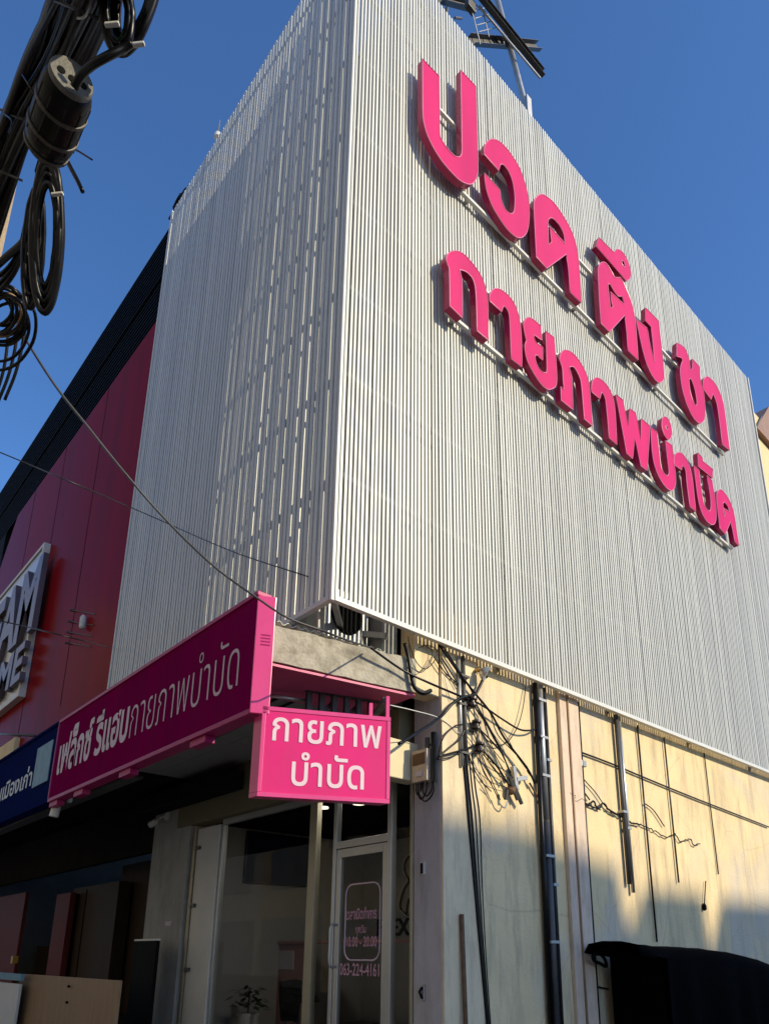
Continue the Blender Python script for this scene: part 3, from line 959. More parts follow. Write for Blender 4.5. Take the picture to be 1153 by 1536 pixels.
# small fittings under the signs
def spot(loc, d, label):
    t = thing('spotlight', label, 'lamp', loc)
    L = Vector(loc); d = Vector(d).normalized()
    vs, fs = lathe([(.022, 0), (.05, .03), (.055, .16), (.045, .165)], L, d, 16)
    MB().add(vs, fs).build('lamp_head', M['white_panel'], t, smooth=False)
    MB().tube([L, L + Vector((.05, 0, .06)), L + Vector((.1, -.08, .08))], .012).build('arm', M['white_panel'], t)
    MB().box(L.x + .09, L.x + .13, L.y - .12, L.y - .04, L.z + .02, L.z + .14).build('base', M['white_panel'], t)
    return t
spot(tuple(PX(236, 1232, 1.25)), (-.2, .9, -.25), 'small white spotlight on the dark beam beside the grey pillar')
spot(tuple(PX(86, 1206, -.6)), (-.1, .1, -1), 'small white spotlight under the joint of the pink and blue signs')

# ------------------------------------------------------------------ furniture outside the neighbour shop
def cabinet(name, label, x, pxa, pxb, ztop, depth, m, cat, knobs=None):
    ya = PX(pxa, 1500, x).y; yb = PX(pxb, 1500, x).y
    t = thing(name, label, cat, (x, (ya + yb) / 2, .14))
    MB().box(x, x + depth, min(ya, yb), max(ya, yb), .145, ztop).build('body', m, t, bevel=.004)
    if knobs:
        kb = MB()
        for (px, py) in knobs:
            q = PX(px, py, x)
            vs, fs = lathe([(.012, 0), (.018, .012), (.016, .03)], q, (-1, 0, 0), 10)
            kb.add(vs, fs)
        kb.build('knob', M['black_metal'], t)
    return t
zc = PX(100, 1466, .35).z
cabinet('chest_of_drawers', 'light wood chest front board with two dark knobs at the foot of the dark shop', .35, 24, 177, zc, .03, M['wood'], 'cabinet', [(105, 1480), (102, 1504)])
c_ = cabinet('display_case', 'white cabinet with a blue top strip at the lower left edge', .2, -50, 26, PX(10, 1475, .2).z, .04, M['white_panel'], 'cabinet')
q = PX(10, 1470, .2)
MB().box(.19, .24, PX(27, 1500, .2).y - .01, PX(-50, 1500, .2).y, q.z, q.z + .1).build('top_strip', M['poster'], c_)
w_ = cabinet('wardrobe', 'tall dark brown wardrobe inside the dark furniture shop', 2.1, 88, 158, PX(120, 1332, 2.1).z, .25, M['dark_wood'], 'wardrobe')
MB().box(2.07, 2.098, PX(89, 1400, 2.1).y - .03, PX(89, 1400, 2.1).y, 1.55, 1.8).build('handle', M['steel'], w_)
cabinet('narrow_board', 'narrow maroon board standing beside the dark wardrobe', 1.9, 63, 84, PX(70, 1345, 1.9).z, .12, M['maroon'], 'board')
cabinet('cabinet', 'dark red cabinet at the far left of the dark shop', 1.8, -40, 14, PX(5, 1345, 1.8).z, .08, M['maroon'], 'cabinet')
sbd = cabinet('board', 'black board with a pale top edge leaning beside the grey pillar', 1.0, 192, 226, PX(210, 1412, 1.0).z, .05, M['black_metal'], 'board')
MB().box(.995, 1.055, PX(226, 1500, 1.0).y, PX(192, 1500, 1.0).y, PX(210, 1412, 1.0).z, PX(210, 1412, 1.0).z + .025).build('edge', M['white_panel'], sbd)
cabinet('plywood_sheet', 'tall brown plywood sheet standing in the dark shop', 2.4, 160, 208, PX(180, 1300, 2.4).z, .05, M['dark_wood'], 'board')

cabinet('shelf_unit', 'dark shelf unit in the middle of the dark furniture shop', 3.6, 30, 66, PX(48, 1420, 3.6).z, .4, M['dark_wood'], 'shelf')
q = PX(27, 1440, 1.75)
tag(MB().box(1.62, 1.74, q.y - .06, q.y + .06, q.z - .08, q.z + .08).build('carton', M['amber'], None, bevel=.004), 'small yellow carton in front of the dark red cabinet in the dark shop', 'carton')
ws_y = PX(122, 1400, 2.09).y
MB().box(2.085, 2.099, ws_y - .012, ws_y + .012, .5, PX(120, 1336, 2.09).z).build('door_gap', M['black_metal'], w_)
q = PX(252, 1386, 1.37)
tag(MB().box(1.366, 1.379, q.y - .09, q.y + .09, q.z - .03, q.z + .03).build('notice', M['paper'], None), 'small pale notice strip stuck on the grey pillar', 'notice')

# ------------------------------------------------------------------ inside the clinic
def slab(name, label, cat, x, pa, pb, th, m):
    a, b = PX(*pa, x), PX(*pb, x)
    o = MB().box(x, x + th, min(a.y, b.y), max(a.y, b.y), min(a.z, b.z), max(a.z, b.z)).build(name, m, None, bevel=.004)
    return tag(o, label, cat)
a, b = PY(372, 1246, 5.12), PY(478, 1332, 5.12)
tag(MB().box(a.x, b.x, 5.12, 5.18, min(a.z, b.z), max(a.z, b.z)).build('television', M['navy'], None, bevel=.006), 'large dark television on the side wall behind the shop window', 'television')
cn_ = thing('reception_counter', 'dull pink reception counter behind the shop window', 'counter', (3.0, 2.4, FZ))
a = PX(392, 1400, 3.0); b = PX(470, 1400, 3.0)
MB().box(3.0, 3.05, b.y, a.y, FZ, 1.62).build('front_panel', M['counter'], cn_)
MB().box(2.96, 3.5, b.y - 1.6, a.y + .03, 1.622, 1.66).build('top', M['counter'], cn_)
MB().box(2.99, 3.0, PX(440, 1440, 2.99).y, PX(417, 1440, 2.99).y, 1.25, 1.52).build('notice', M['paper'], cn_)
ch = thing('chair', 'black rounded chair in front of the pink counter', 'chair', tuple(PX(432, 1500, 2.5) * 1) )
q = PX(432, 1500, 2.5)
vs, fs = [], []
for i in range(9):
    t = -1 + 2 * i / 8
    for j in range(5):
        s = j / 4
        wdt = .24 * (1 - .35 * (1 - s) ** 2)
        vs.append((2.5 + .10 * (1 - t * t), q.y + t * wdt, q.z - .28 + s * .5 + .04 * (1 - t * t) * s))
for i in range(8):
    for j in range(4):
        fs.append((i * 5 + j, i * 5 + j + 1, i * 5 + j + 6, i * 5 + j + 5))
cb = MB().add(vs, fs).build('backrest', M['black_metal'], ch, smooth=True)
sd = cb.modifiers.new('thick', 'SOLIDIFY'); sd.thickness = .04
vs, fs = lathe([(.24, 0), (.25, .03), (.22, .08)], (2.72, q.y, FZ + .42), (0, 0, 1), 16)
MB().add(vs, fs).build('seat', M['black_metal'], ch)
for (dx, dy) in ((-.16, -.16), (.16, -.16), (-.16, .16), (.16, .16)):
    MB().tube([(2.72 + dx, q.y + dy, FZ), (2.72 + dx * .8, q.y + dy * .8, FZ + .43)], .015).build('leg', M['dark_steel'], ch)
pq = PX(372, 1520, 2.2)
pl = thing('potted_plant', 'leafy plant in a pale pot behind the shop window', 'plant', (pq.x, pq.y, FZ))
vs, fs = lathe([(.11, 0), (.15, .05), (.16, pq.z - FZ - .02), (.14, pq.z - FZ)], (pq.x, pq.y, FZ), (0, 0, 1), 18)
MB().add(vs, fs).build('pot', M['pot'], pl)
lf = MB()
for i in range(70):
    an = random.uniform(0, 6.28); el = random.uniform(-.3, 1.1); r = random.uniform(.12, .3)
    c = Vector((pq.x, pq.y, pq.z + .12)) + Vector((math.cos(an) * math.cos(el), math.sin(an) * math.cos(el), math.sin(el))) * r
    d1 = Vector((math.cos(an), math.sin(an), random.uniform(-.6, .4))).normalized() * .075
    d2 = Vector((-math.sin(an), math.cos(an), random.uniform(-.4, .4))).normalized() * .035
    lf.add([c - d1, c + d2, c + d1, c - d2], [(0, 1, 2, 3)])
lf.build('foliage', M['leaf'], pl)
MB().tube([(pq.x, pq.y, pq.z), (pq.x, pq.y, pq.z + .3)], .012).build('stem', M['leaf'], pl)
# wall logo: a walking figure outline and the letters on the back wall
lg = thing('wall_logo', 'dark raised name and figure outline on the wall inside the clinic', 'logo', (4.58, .9, 2))
XL = 4.58
F_ = PX(565, 1400, XL); X_ = PX(598, 1400, XL); X2 = PX(613, 1380, XL)
text_part('lettering', 'FLEX', (XL, F_.y, PX(568, 1404, XL).z), U, Vv, F_.y - X2.y, .26, M['black_metal'], lg, .01, thick=.03)
fig = spline([PX(x, y, XL) for x, y in ((622, 1280), (612, 1286), (606, 1298), (608, 1312), (613, 1322), (606, 1334), (601, 1350), (600, 1362), (607, 1372), (615, 1378), (622, 1374))], 4)
MB().tube(fig, .022, seg=5).build('figure_outline', M['black_metal'], lg)
MB().tube([p + Vector((-.012, .022, .012)) for p in fig], .012, seg=5).build('figure_outline', M['white_panel'], lg)
fig2 = spline([PX(x, y, XL) for x, y in ((609, 1372), (611, 1358), (614, 1348), (616, 1360), (615, 1374))], 4)
MB().tube(fig2, .018, seg=5).build('figure_outline', M['black_metal'], lg)
MB().box(4.62, 4.66, .42, 5.18, FZ, 3.3).build('backboard', M['room'], lg)
lamps = []
for q in (PZ(484, 1213, 3.30), PZ(538, 1207, 3.30), Vector((2.0, 1.74, 3.3)), Vector((1.86, 2.12, 3.3))):
    vs, fs = lathe([(.075, 0), (.075, .018)], (q.x, q.y, 3.30), (0, 0, 1), 20)
    is_fill = len(lamps) > 1  # last two lamps are added out of view as interior fill
    if is_fill:
        vs, fs = lathe([(.16, 0), (.16, .018)], (q.x, q.y, 3.30), (0, 0, 1), 20)
    o = MB().add(vs, fs).build('ceiling_lamp', M['fill_lamp' if is_fill else 'lamp'], None)
    lamps.append(tag(o, 'round warm ceiling lamp glowing inside the clinic, the brighter two added as unseen fill', 'lamp', 'ceiling lamps inside the clinic'))

# ================================================================== fittings on the yellow side wall
YW = .15
def wp_(pts, off=.05):
    return [PY(x, y, YW - (p[0] if p else off)) for x, y, *p in pts]
def cable(label, pts, r, m='cable', off=.05, cat='cable', group=None, n=6, jit=0.0, name='cable'):
    q = spline(wp_(pts, off), n)
    if jit:
        q = [p + Vector((random.uniform(-jit, jit), 0, random.uniform(-jit, jit))) for p in q]
    o = MB().tube(q, r, seg=6).build(name, M[m], None, smooth=True)
    return tag(o, label, cat, group)

# service mast of two pipes
ms = thing('service_pipe', 'pair of thin grey pipes carrying the insulators on the yellow wall', 'pipe', tuple(PY(690, 1135, YW - .04)))
for dx, m in ((0, 'steel'), (7, 'dark_steel')):
    MB().tube([PY(687 + dx, 985, YW - .045), PY(692 + dx, 1150, YW - .045)], .022, seg=10).build('pipe', M[m], ms, smooth=True)
for y in (1015, 1058, 1130):
    a = PY(690, y, YW - .02)
    MB().box(a.x - .06, a.x + .09, YW - .075, YW - .003, a.z - .012, a.z + .012).build('clamp', M['dark_steel'], ms)
# rack of spool insulators
rk = thing('insulator_rack', 'rack of three dark spool insulators beside the thin pipes', 'insulator', tuple(PY(714, 1090, YW - .06)))
sp_ = [PY(708, 1053, YW - .09), PY(714, 1088, YW - .09), PY(719, 1121, YW - .09)]
MB().tube([sp_[0] + Vector((0, 0, .08)), sp_[2] - Vector((0, 0, .08))], .009).build('rod', M['dark_steel'], rk)
for q in sp_:
    vs, fs = lathe([(.03, -.05), (.05, -.045), (.05, -.025), (.028, -.012), (.028, .012), (.05, .025), (.05, .045), (.03, .05)], q, (.12, 0, 1), 16)
    MB().add(vs, fs).build('insulator', M['porcelain'], rk, smooth=False)
    MB().box(q.x - .05, q.x + .02, q.y + .0, YW - .003, q.z - .065, q.z - .055).build('bracket', M['dark_steel'], rk)
# flood lamp
lq = PY(728, 1010, YW - .15)
fl = thing('flood_lamp', 'round silver lamp on a yellow arm high on the yellow wall', 'lamp', tuple(lq))
ax = Vector((.52, -.62, -.58)).normalized()
vs, fs = lathe([(.02, -.07), (.05, -.05), (.075, -.01), (.082, .02), (.07, .024), (.05, .012)], lq, ax, 20)
MB().add(vs, fs).build('lamp_head', M['alu'], fl)
MB().tube([lq - ax * .06, PY(718, 1006, YW - .10), PY(712, 1006, YW - .004)], .024).build('arm', M['amber'], fl)
MB().box(PY(708, 1006, YW).x, PY(716, 1006, YW).x, YW - .02, YW - .003, PY(710, 1009, YW).z, PY(710, 1002, YW).z).build('base', M['steel'], fl)
# meter box on the shaded column face
mt = thing('meter_box', 'cream electric box with wires looping beneath it on the corner column', 'electric box', (1.4, .3, 3.2))
zm1, zm0 = PX(640, 1124, 1.40).z, PX(640, 1172, 1.40).z
MB().box(1.36, 1.478, .21, .43, zm0, zm1).build('body', M['brown_box'], mt, bevel=.008)
MB().box(1.352, 1.359, .235, .405, zm0 + .17, zm1 - .04).build('cover', M['rust'], mt)
MB().box(1.350, 1.358, .27, .36, zm0 + .05, zm0 + .10).build('label_plate', M['paper'], mt)
MB().tube([(1.42, .255, zm1), (1.42, .255, zm1 + .12)], .03).build('conduit', M['dark_steel'], mt)
MB().tube([(1.42, .17, zm0 - .02), (1.42, .17, zm1 + .16)], .03).build('conduit', M['cable'], mt)
for k, (ya, yb_, dz) in enumerate(((.40, .33, .12), (.37, .26, .17), (.34, .16, .2), (.30, .18, .15))):
    MB().tube(spline([(1.40, ya, zm0), (1.39, ya - .01, zm0 - dz * .7), (1.39, (ya + yb_) / 2, zm0 - dz), (1.40, yb_, zm0 - dz * .6), (1.42, yb_, zm0 + .05)], 6), .008, seg=6).build('wire', M['cable'], mt, smooth=True)
# bell push and lock hasp on the column
bp = PX(635, 1303, 1.475)
t = thing('doorbell', 'small white and black bell push on the grey column', 'doorbell', tuple(bp))
MB().box(1.462, 1.479, bp.y - .03, bp.y + .03, bp.z - .06, bp.z + .06).build('plate', M['white_panel'], t, bevel=.004)
MB().box(1.452, 1.461, bp.y - .005, bp.y + .02, bp.z - .05, bp.z + .05).build('button', M['black_metal'], t)
bp = PX(635, 1490, 1.475)
t = thing('lock_hasp', 'small dark lock hasp low on the grey column', 'lock', tuple(bp))
MB().box(1.462, 1.479, bp.y - .02, bp.y + .02, bp.z - .07, bp.z + .07).build('plate', M['steel'], t, bevel=.004)
MB().tube([(1.458, bp.y, bp.z + .05), (1.44, bp.y + .02, bp.z + .01), (1.458, bp.y, bp.z - .05)], .012).build('shackle', M['black_metal'], t)

# stay clamps holding the wire ends
sc_ = thing('wire_clamp', 'grey metal bracket with clamps where several wires end on the yellow wall', 'bracket', tuple(PY(772, 1170, YW - .05)))
MB().beam(PY(769, 1150, YW - .06), PY(774, 1186, YW - .06), .05, .05).build('bracket', M['steel'], sc_, bevel=.005)
MB().beam(PY(772, 1170, YW - .06), PY(788, 1167, YW - .06), .05, .05).build('bracket', M['steel'], sc_, bevel=.005)
vs, fs = lathe([(.03, 0), (.045, .02), (.045, .1), (.02, .11)], PY(764, 1190, YW - .06), (.4, 0, .5), 14)
MB().add(vs, fs).build('clamp', M['rust'], sc_)
for k, (a, b) in enumerate((((763, 1165), (776, 1200)), ((768, 1172), (782, 1206)), ((760, 1185), (758, 1200)))):
    MB().tube([PY(*a, YW - .09), PY(*b, YW - .07)], .022).build('clamp', M['dark_steel'], sc_)
MB().tube(spline(wp_([(745, 1195), (750, 1207), (757, 1212), (761, 1203)], .06), 5), .008).build('wire_loop', M['alu'], sc_)

# vertical conduits
def conduit(label, pts, r, m, off):
    o = MB().tube([PY(x, y, YW - off) for x, y in pts], r, seg=12).build('conduit', M[m], None, smooth=True)
    return tag(o, label, 'pipe', None)
x1_ = PY(806, 1035, YW - .05).x
def vpipe(x, z0, z1, r, m, label, off=.05, clamps=()):
    t = thing('conduit', label, 'pipe', (x, YW - off, z0))
    MB().tube([(x, YW - off, z0), (x, YW - off, z1)], r, seg=12).build('pipe', M[m], t, smooth=True)
    for z in clamps:
        MB().box(x - r * 1.9, x + r * 1.9, YW - off - r * 1.15, YW - .003 if off < .09 else YW - .05, z - .015, z + .015).build('clamp', M['steel'], t)
    return t
vpipe(x1_ - .05, .14, 4.5, .03, 'cable', 'black conduit left of the shiny steel pipe on the yellow wall', .05)
vpipe(x1_ + .03, 2.9, 4.52, .036, 'alu', 'short shiny steel pipe high on the yellow wall', .055, (3.4, 3.85, 4.3))
vpipe(x1_ + .03, .14, 2.89, .04, 'dark_steel', 'long dark pipe continuing below the shiny steel pipe', .055, (1.6, 2.5))
vpipe(x1_ + .13, .14, 4.48, .022, 'cable_grey', 'thin grey conduit right of the shiny steel pipe', .05, (2.2, 3.6))
xc = 3.62
vpipe(xc, .14, 4.5, .013, 'cable_tan', 'thin tan cable duct running down the pilaster', .06)
vpipe(xc + .26, .14, 4.48, .016, 'cable', 'thin black cable duct on the right edge of the pilaster', .035)
x9 = PY(929, 1120, YW - .04).x
vpipe(x9 - .05, 2.3, 4.5, .03, 'dark_steel', 'dark upright conduit in the middle of the yellow wall', .05, (3.2,))
vpipe(x9 + .03, 2.2, 4.5, .024, 'alu', 'silver upright conduit in the middle of the yellow wall', .045, (3.0,))
x10 = PY(962, 1150, YW - .04).x
vpipe(x10, 1.62, 4.48, .012, 'cable', 'thin black upright cable right of the silver conduit', .03)
x11 = PY(1004, 1180, YW - .04).x
vpipe(x11, 2.4, 4.46, .012, 'cable_grey', 'thin grey upright cable on the right half of the yellow wall', .03)
vpipe(PY(1062, 1200, YW).x, 2.6, 4.46, .009, 'cable_grey', 'very thin grey upright wire near the right of the yellow wall', .02)
# strip of lower vertical stain board: rusty rod
rr_ = PY(691, 1372, YW - .035)
o = MB().tube([(rr_.x, rr_.y - .06, .14), (rr_.x - .01, rr_.y - .02, rr_.z)], .022, seg=9).build('rusty_rod', M['rust'], None, smooth=True)
tag(o, 'rusty brown rod leaning upright against the yellow wall', 'rod')
# hanging plug
hk = cable('thin black cord ending in a small plug low on the yellow wall', [(1058, 1322), (1057, 1340), (1056, 1358)], .008, off=.03)
q = PY(1056, 1361, YW - .03)
vs, fs = lathe([(.012, 0), (.03, .02), (.03, .07), (.014, .1)], q - Vector((0, 0, .05)), (0, 0, 1), 10)
MB().add(vs, fs).build('plug', M['black_metal'], hk)

GW = 'wires strung across the yellow wall'
cable('thick black service cable sweeping from the corner beam to the insulators', [(598, 1116, .25), (618, 1104, .22), (645, 1087, .15), (662, 1074), (678, 1056), (692, 1047), (711, 1042), (718, 1032), (724, 1020), (731, 1014, .12)], .017, off=.09)
cable('black cable from the canopy beam to the top of the insulators', [(556, 972, .02), (600, 1003, .03), (640, 1023), (687, 1043), (705, 1050)], .012, off=.09)
cable('black cable running straight down right from the slatted corner past the lamp', [(655, 962), (684, 1004), (712, 1040), (736, 1070), (756, 1107), (790, 1152), (802, 1176)], .013, off=.08)
cable('second black cable down right from the slats to the wire clamp', [(661, 965), (688, 1006), (709, 1040), (716, 1060), (734, 1092), (752, 1128), (768, 1168)], .009, off=.075)
cable('slack black cable from the insulators to the shiny pipe', [(712, 1052), (730, 1063), (750, 1077), (778, 1094), (795, 1096), (803, 1094, .05)], .011, off=.08)
cable('thin wire drooping in a wide loop below the lamp', [(788, 1031, .03), (784, 1062), (776, 1090), (762, 1112), (748, 1118), (732, 1112), (720, 1098)], .006, off=.05)
for i, (pts, r) in enumerate((
        ([(711, 1060), (731, 1090), (749, 1124), (766, 1160)], .008),
        ([(717, 1092), (741, 1116), (755, 1136), (767, 1168)], .008),
        ([(722, 1124), (742, 1146), (752, 1160), (760, 1174)], .011),
        ([(716, 1136), (727, 1160), (738, 1180), (747, 1198)], .006),
        ([(722, 1132), (734, 1162), (742, 1182), (750, 1200)], .006),
        ([(735, 1070), (746, 1102), (768, 1126), (790, 1150), (791, 1158), (806, 1176)], .006),
        ([(742, 1080), (762, 1110), (775, 1134), (791, 1156)], .005),
        ([(716, 1066), (728, 1082), (744, 1110), (762, 1140), (770, 1152)], .005))):
    cable('thin dark wire slanting from the insulators down to the clamp', pts, r, off=.08, group=GW)
for i, (pts, r) in enumerate((
        ([(650, 985), (668, 1010), (686, 1026), (690, 1040)], .007),
        ([(658, 987), (672, 1012), (684, 1034)], .005),
        ([(662, 985), (676, 1010), (690, 1030)], .006),
        ([(666, 1015), (672, 1040), (676, 1052)], .003))):
    cable('thin wire slanting to the pipes from under the slats', pts, r, off=.05, group='thin wires above the pipes')
for i, (pts, r) in enumerate((
        ([(656, 1140, .05), (664, 1108), (681, 1090), (693, 1087)], .008),
        ([(657, 1136, .06), (676, 1120), (690, 1108), (697, 1094)], .010),
        ([(657, 1135, .06), (680, 1129), (700, 1123), (718, 1116)], .010),
        ([(657, 1140, .06), (678, 1135), (694, 1126)], .007))):
    cable('cable looping from the electric box to the insulators', pts, r, off=.07, group='cables from the electric box')
for i, (dx, r) in enumerate(((0, .016), (4, .012), (9, .006), (14, .006))):
    cable('long dark cable dropping from the pipes to the pavement', [(694 + dx, 1130), (699 + dx, 1180), (703 + dx * 1.2, 1230), (712 + dx * .8, 1330), (722 + dx * .5, 1440), (733 + dx * .3, 1560)], r, off=.04, group='cables dropping down the wall')
random.seed(21)
for i in range(9):
    xa_, ya_ = 703 + random.uniform(-8, 18), 1045 + random.uniform(0, 85)
    xb_, yb_ = 752 + random.uniform(-22, 30), 1130 + random.uniform(0, 62)
    sg = random.uniform(4, 26)
    cable('thin dark wire slanting from the insulators down to the clamp', [(xa_, ya_), (xa_ * .7 + xb_ * .3 - sg * .3, ya_ * .7 + yb_ * .3 + sg * .4), (xa_ * .35 + xb_ * .65 - sg * .3, ya_ * .35 + yb_ * .65 + sg * .5), (xb_, yb_)], random.choice((.0035, .0045, .006)), off=.055, group=GW)
cable('thin wire curling under the slats at the corner', [(612, 960), (620, 985), (630, 1000), (640, 1003), (652, 990), (655, 975), (640, 968), (628, 972)], .005, off=.05)
cable('second thin wire curling under the slats at the corner', [(612, 955), (617, 990), (628, 1008), (642, 995), (648, 978), (634, 966)], .004, off=.04)
cable('black conduit hose bending round the end of the canopy beam', [(607, 965, .02), (612, 985, .02), (616, 1010, .03), (622, 1032, .04), (634, 1040), (646, 1036)], .022, off=.05)
cable('white cable stretched across the shaded soffit to the pipes', [(585, 1058, .3), (620, 1066, .2), (660, 1078), (690, 1101)], .005, 'rail_white', off=.05)
cable('long black cable crossing the yellow wall near the conduits', [(846, 1120), (880, 1132), (922, 1148), (962, 1165), (1040, 1197), (1153, 1241)], .012, off=.03)
for i, (pts, r) in enumerate((
        ([(846, 1122), (853, 1160), (864, 1185), (878, 1205), (900, 1215)], .010),
        ([(850, 1130), (872, 1165), (892, 1188), (908, 1210), (926, 1222)], .007),
        ([(855, 1150), (870, 1180), (884, 1200)], .010),
        ([(966, 1205), (980, 1216), (996, 1240)], .008))):
    cable('slack cable hanging off the wall beside the pilaster', pts, r, off=.03, group='slack cables by the pilaster')
cable('tangled bunch of black cable tied along the yellow wall', [(853, 1190), (862, 1196), (858, 1204), (872, 1200), (880, 1208), (890, 1203), (896, 1213), (905, 1206), (914, 1216), (930, 1224), (944, 1233), (960, 1237)], .012, off=.04, jit=.012)
cable('second tangle of thin cables right of the conduits', [(960, 1238), (980, 1246), (1000, 1256), (1012, 1252), (1020, 1264), (1034, 1258), (1040, 1268), (1050, 1266)], .008, off=.03, jit=.015)
cable('old cable stub hanging by the long pipe', [(794, 1175), (803, 1190), (812, 1204)], .012, 'rust', off=.03)
ju = PY(873, 1146, YW - .02)
o = MB().box(ju.x - .05, ju.x + .05, YW - .05, YW - .003, ju.z - .04, ju.z + .04).build('junction_box', M['steel'], None, bevel=.008)
tag(o, 'small grey junction box right of the shiny pipe', 'electric box')

# electrical brackets under the canopy above the box sign
er = thing('bracket_rack', 'row of dark steel brackets under the canopy above the box sign', 'bracket', tuple(PZ(510, 1045, 3.9)))
a0, b0 = PZ(458, 1034, 3.89), PZ(568, 1052, 3.89)
MB().beam(a0, b0, .04, .04).build('bar', M['dark_steel'], er)
for k in range(6):
    q = a0.lerp(b0, (k + .3) / 6)
    MB().box(q.x - .028, q.x + .028, q.y - .02, q.y + .02, q.z - .27, q.z - .021).build('bracket', M['dark_steel'], er, bevel=.004)
    if k % 2:
        MB().beam(q + Vector((.03, .03, -.2)), q + Vector((.17, .03, -.04)), .03, .03).build('brace', M['dark_steel'], er)
tu = MB()
MB().tube([PZ(405, 1043, 3.8), PZ(460, 1052, 3.8)], .02, seg=8).build('tube', M['alu'], er, smooth=True)

# aircon unit behind the screen corner
ac = thing('aircon_unit', 'grey air conditioner unit tucked above the canopy behind the slatted corner', 'air conditioner', (.55, .8, 4.34))
MB().box(.30, .84, .52, .84, 4.40, 4.95).build('casing', M['steel'], ac, bevel=.01)
vs, fs = lathe([(.19, 0), (.19, .012), (.17, .012), (.17, .002)], (.56, .515, 4.68), (0, -1, 0), 28)
MB().add(vs, fs).build('fan_guard', M['black_metal'], ac)
MB().box(.31, .35, .55, .8, 4.36, 4.398).build('foot', M['dark_steel'], ac)
MB().box(.79, .83, .55, .8, 4.36, 4.398).build('foot', M['dark_steel'], ac)

# ------------------------------------------------------------------ black tarpaulin-covered cart by the wall
ct = thing('covered_cart', 'black tarpaulin-covered cart parked against the yellow wall at the right', 'cart', (5.5, -.3, 0))
top = [(880, 1414), (925, 1421), (990, 1424), (1050, 1432), (1110, 1450), (1160, 1458), (1240, 1462)]
yc = -.25
yb2 = yc + .30
vs, fs = [], []
prof = [(.33, -.12), (.28, -.03), (.10, 0), (-.12, -.005), (-.30, -.04), (-.345, -.13), (-.352, -.5), (-.35, -.9), (-.345, -1.38)]
L_ = [PY(x, y, yb2) for x, y in top]
L2 = spline(L_, 7)
xb0 = PY(915, 1480, yb2).x
for i, p in enumerate(L2):
    for (dy, dz) in prof:
        lip = p.x < xb0
        t = min(1, max(0, -dz - .1))
        z = max(.12, p.z + (max(dz, -.13) if lip else dz) + random.uniform(-.006, .006))
        fold = t * .045 * math.sin(p.x * 9 + 1.3 * math.sin(p.x * 3)) + t * .02 * math.sin(p.x * 23)
        vs.append((p.x + random.uniform(-.006, .006), yc + dy + fold * (dy < 0), z))
n_ = len(prof)
for i in range(len(L2) - 1):
    for k in range(n_ - 1):
        fs.append((i * n_ + k, (i + 1) * n_ + k, (i + 1) * n_ + k + 1, i * n_ + k + 1))
tp = MB().add(vs, fs).build('tarpaulin', M['tarp'], ct, smooth=True)
sd = tp.modifiers.new('thick', 'SOLIDIFY'); sd.thickness = .015
xa = xb0
MB().box(xa, xa + .5, yc - .335, yc + .28, .2, L2[8].z - .08).build('end_flap', M['tarp'], ct)
MB().box(xa + .51, L2[-1].x - .05, yc - .26, yc + .25, .35, 1.2).build('body', M['tarp'], ct)
for dx in (.2, 2.4):
    for dy in (-.2, .2):
        vs, fs = lathe([(.14, -.03), (.17, -.02), (.17, .02), (.14, .03)], (xa + dx, yc + dy, .171), (0, 1, 0), 18)
        MB().add(vs, fs).build('wheel', M['black_metal'], ct)
ml = [PY(x, y, yc + .25) for x, y in ((889, 1434), (897, 1430), (906, 1438), (909, 1450), (900, 1446), (891, 1442))]
MB().tube(spline(ml, 4, True), .02, seg=6, closed=True).build('hook_ring', M['black_metal'], ct)
cable('black cord lying across the wall beside the covered cart', [(877, 1471), (888, 1474), (898, 1481), (912, 1484)], .011, off=.03)

# ------------------------------------------------------------------ rear building beyond the slatted side
rb = thing('rear_building', 'cream building with a brown gable just visible beyond the far end of the slats', 'building', (14, 1, 0))
MB().box(11.75, 24, .52, 9, 0, 14.35).build('wall', M['far_cream'], rb)
MB().add([(12.9, .4, 13.95), (15.4, .4, 13.95), (14.1, .4, 15.3), (12.9, 3, 13.95), (15.4, 3, 13.95), (14.1, 3, 15.3)],
         [(0, 1, 2), (3, 5, 4), (0, 2, 5, 3), (2, 1, 4, 5), (0, 3, 4, 1)]).build('gable', M['brown_tile'], rb)
MB().box(11.75, 24, .42, .519, 14.1, 14.42).build('parapet', M['far_cream'], rb)
MB().beam((12.7, .38, 13.75), (13.3, .38, 14.5), .035, .035).build('rail', M['dark_steel'], rb)

# ------------------------------------------------------------------ roof mast
YR = 1.0
def RM(px, py, dy=0.0):
    return PY(px, py, YR + dy)
mk = thing('roof_mast', 'steel roof frame with perforated channels, a ladder and a tall pole above the parapet', 'mast', (4.7, 1.0, 13.75))
a, b = RM(786, 152), RM(738, -30)
MB().tube([(a.x + (a.x - b.x) * 1.2, YR, 13.8), a, b], .055, seg=12).build('pole', M['steel'], mk, smooth=True)
def channel(p, q, w, h, holes=True):
    p, q = Vector(p), Vector(q)
    d = (q - p).normalized()
    side = d.cross(Vector((0, 1, 0))).normalized()
    mb = MB()
    mb.obox(p + side * w / 2, -side * w, (q - p), Vector((0, .006, 0)))
    mb.obox(p + side * w / 2, -side * .006, (q - p), Vector((0, -h, 0)))
    mb.obox(p - side * w / 2, side * .006, (q - p), Vector((0, -h, 0)))
    o = mb.build('channel', M['dark_steel'], mk)
    if holes:
        hb_ = MB()
        n = int((q - p).length / .14)
        for i in range(n):
            if random.random() < .35:
                continue
            c = p + d * (.1 + i * .14)
            hb_.obox(c - side * .012 - Vector((0, .004, 0)), side * .024, d * .03, Vector((0, .002, 0)))
        hb_.build('slot', M['alu'], o)
    return o
channel(RM(712, -12, -.1), RM(812, 112, -.1), .16, .09)
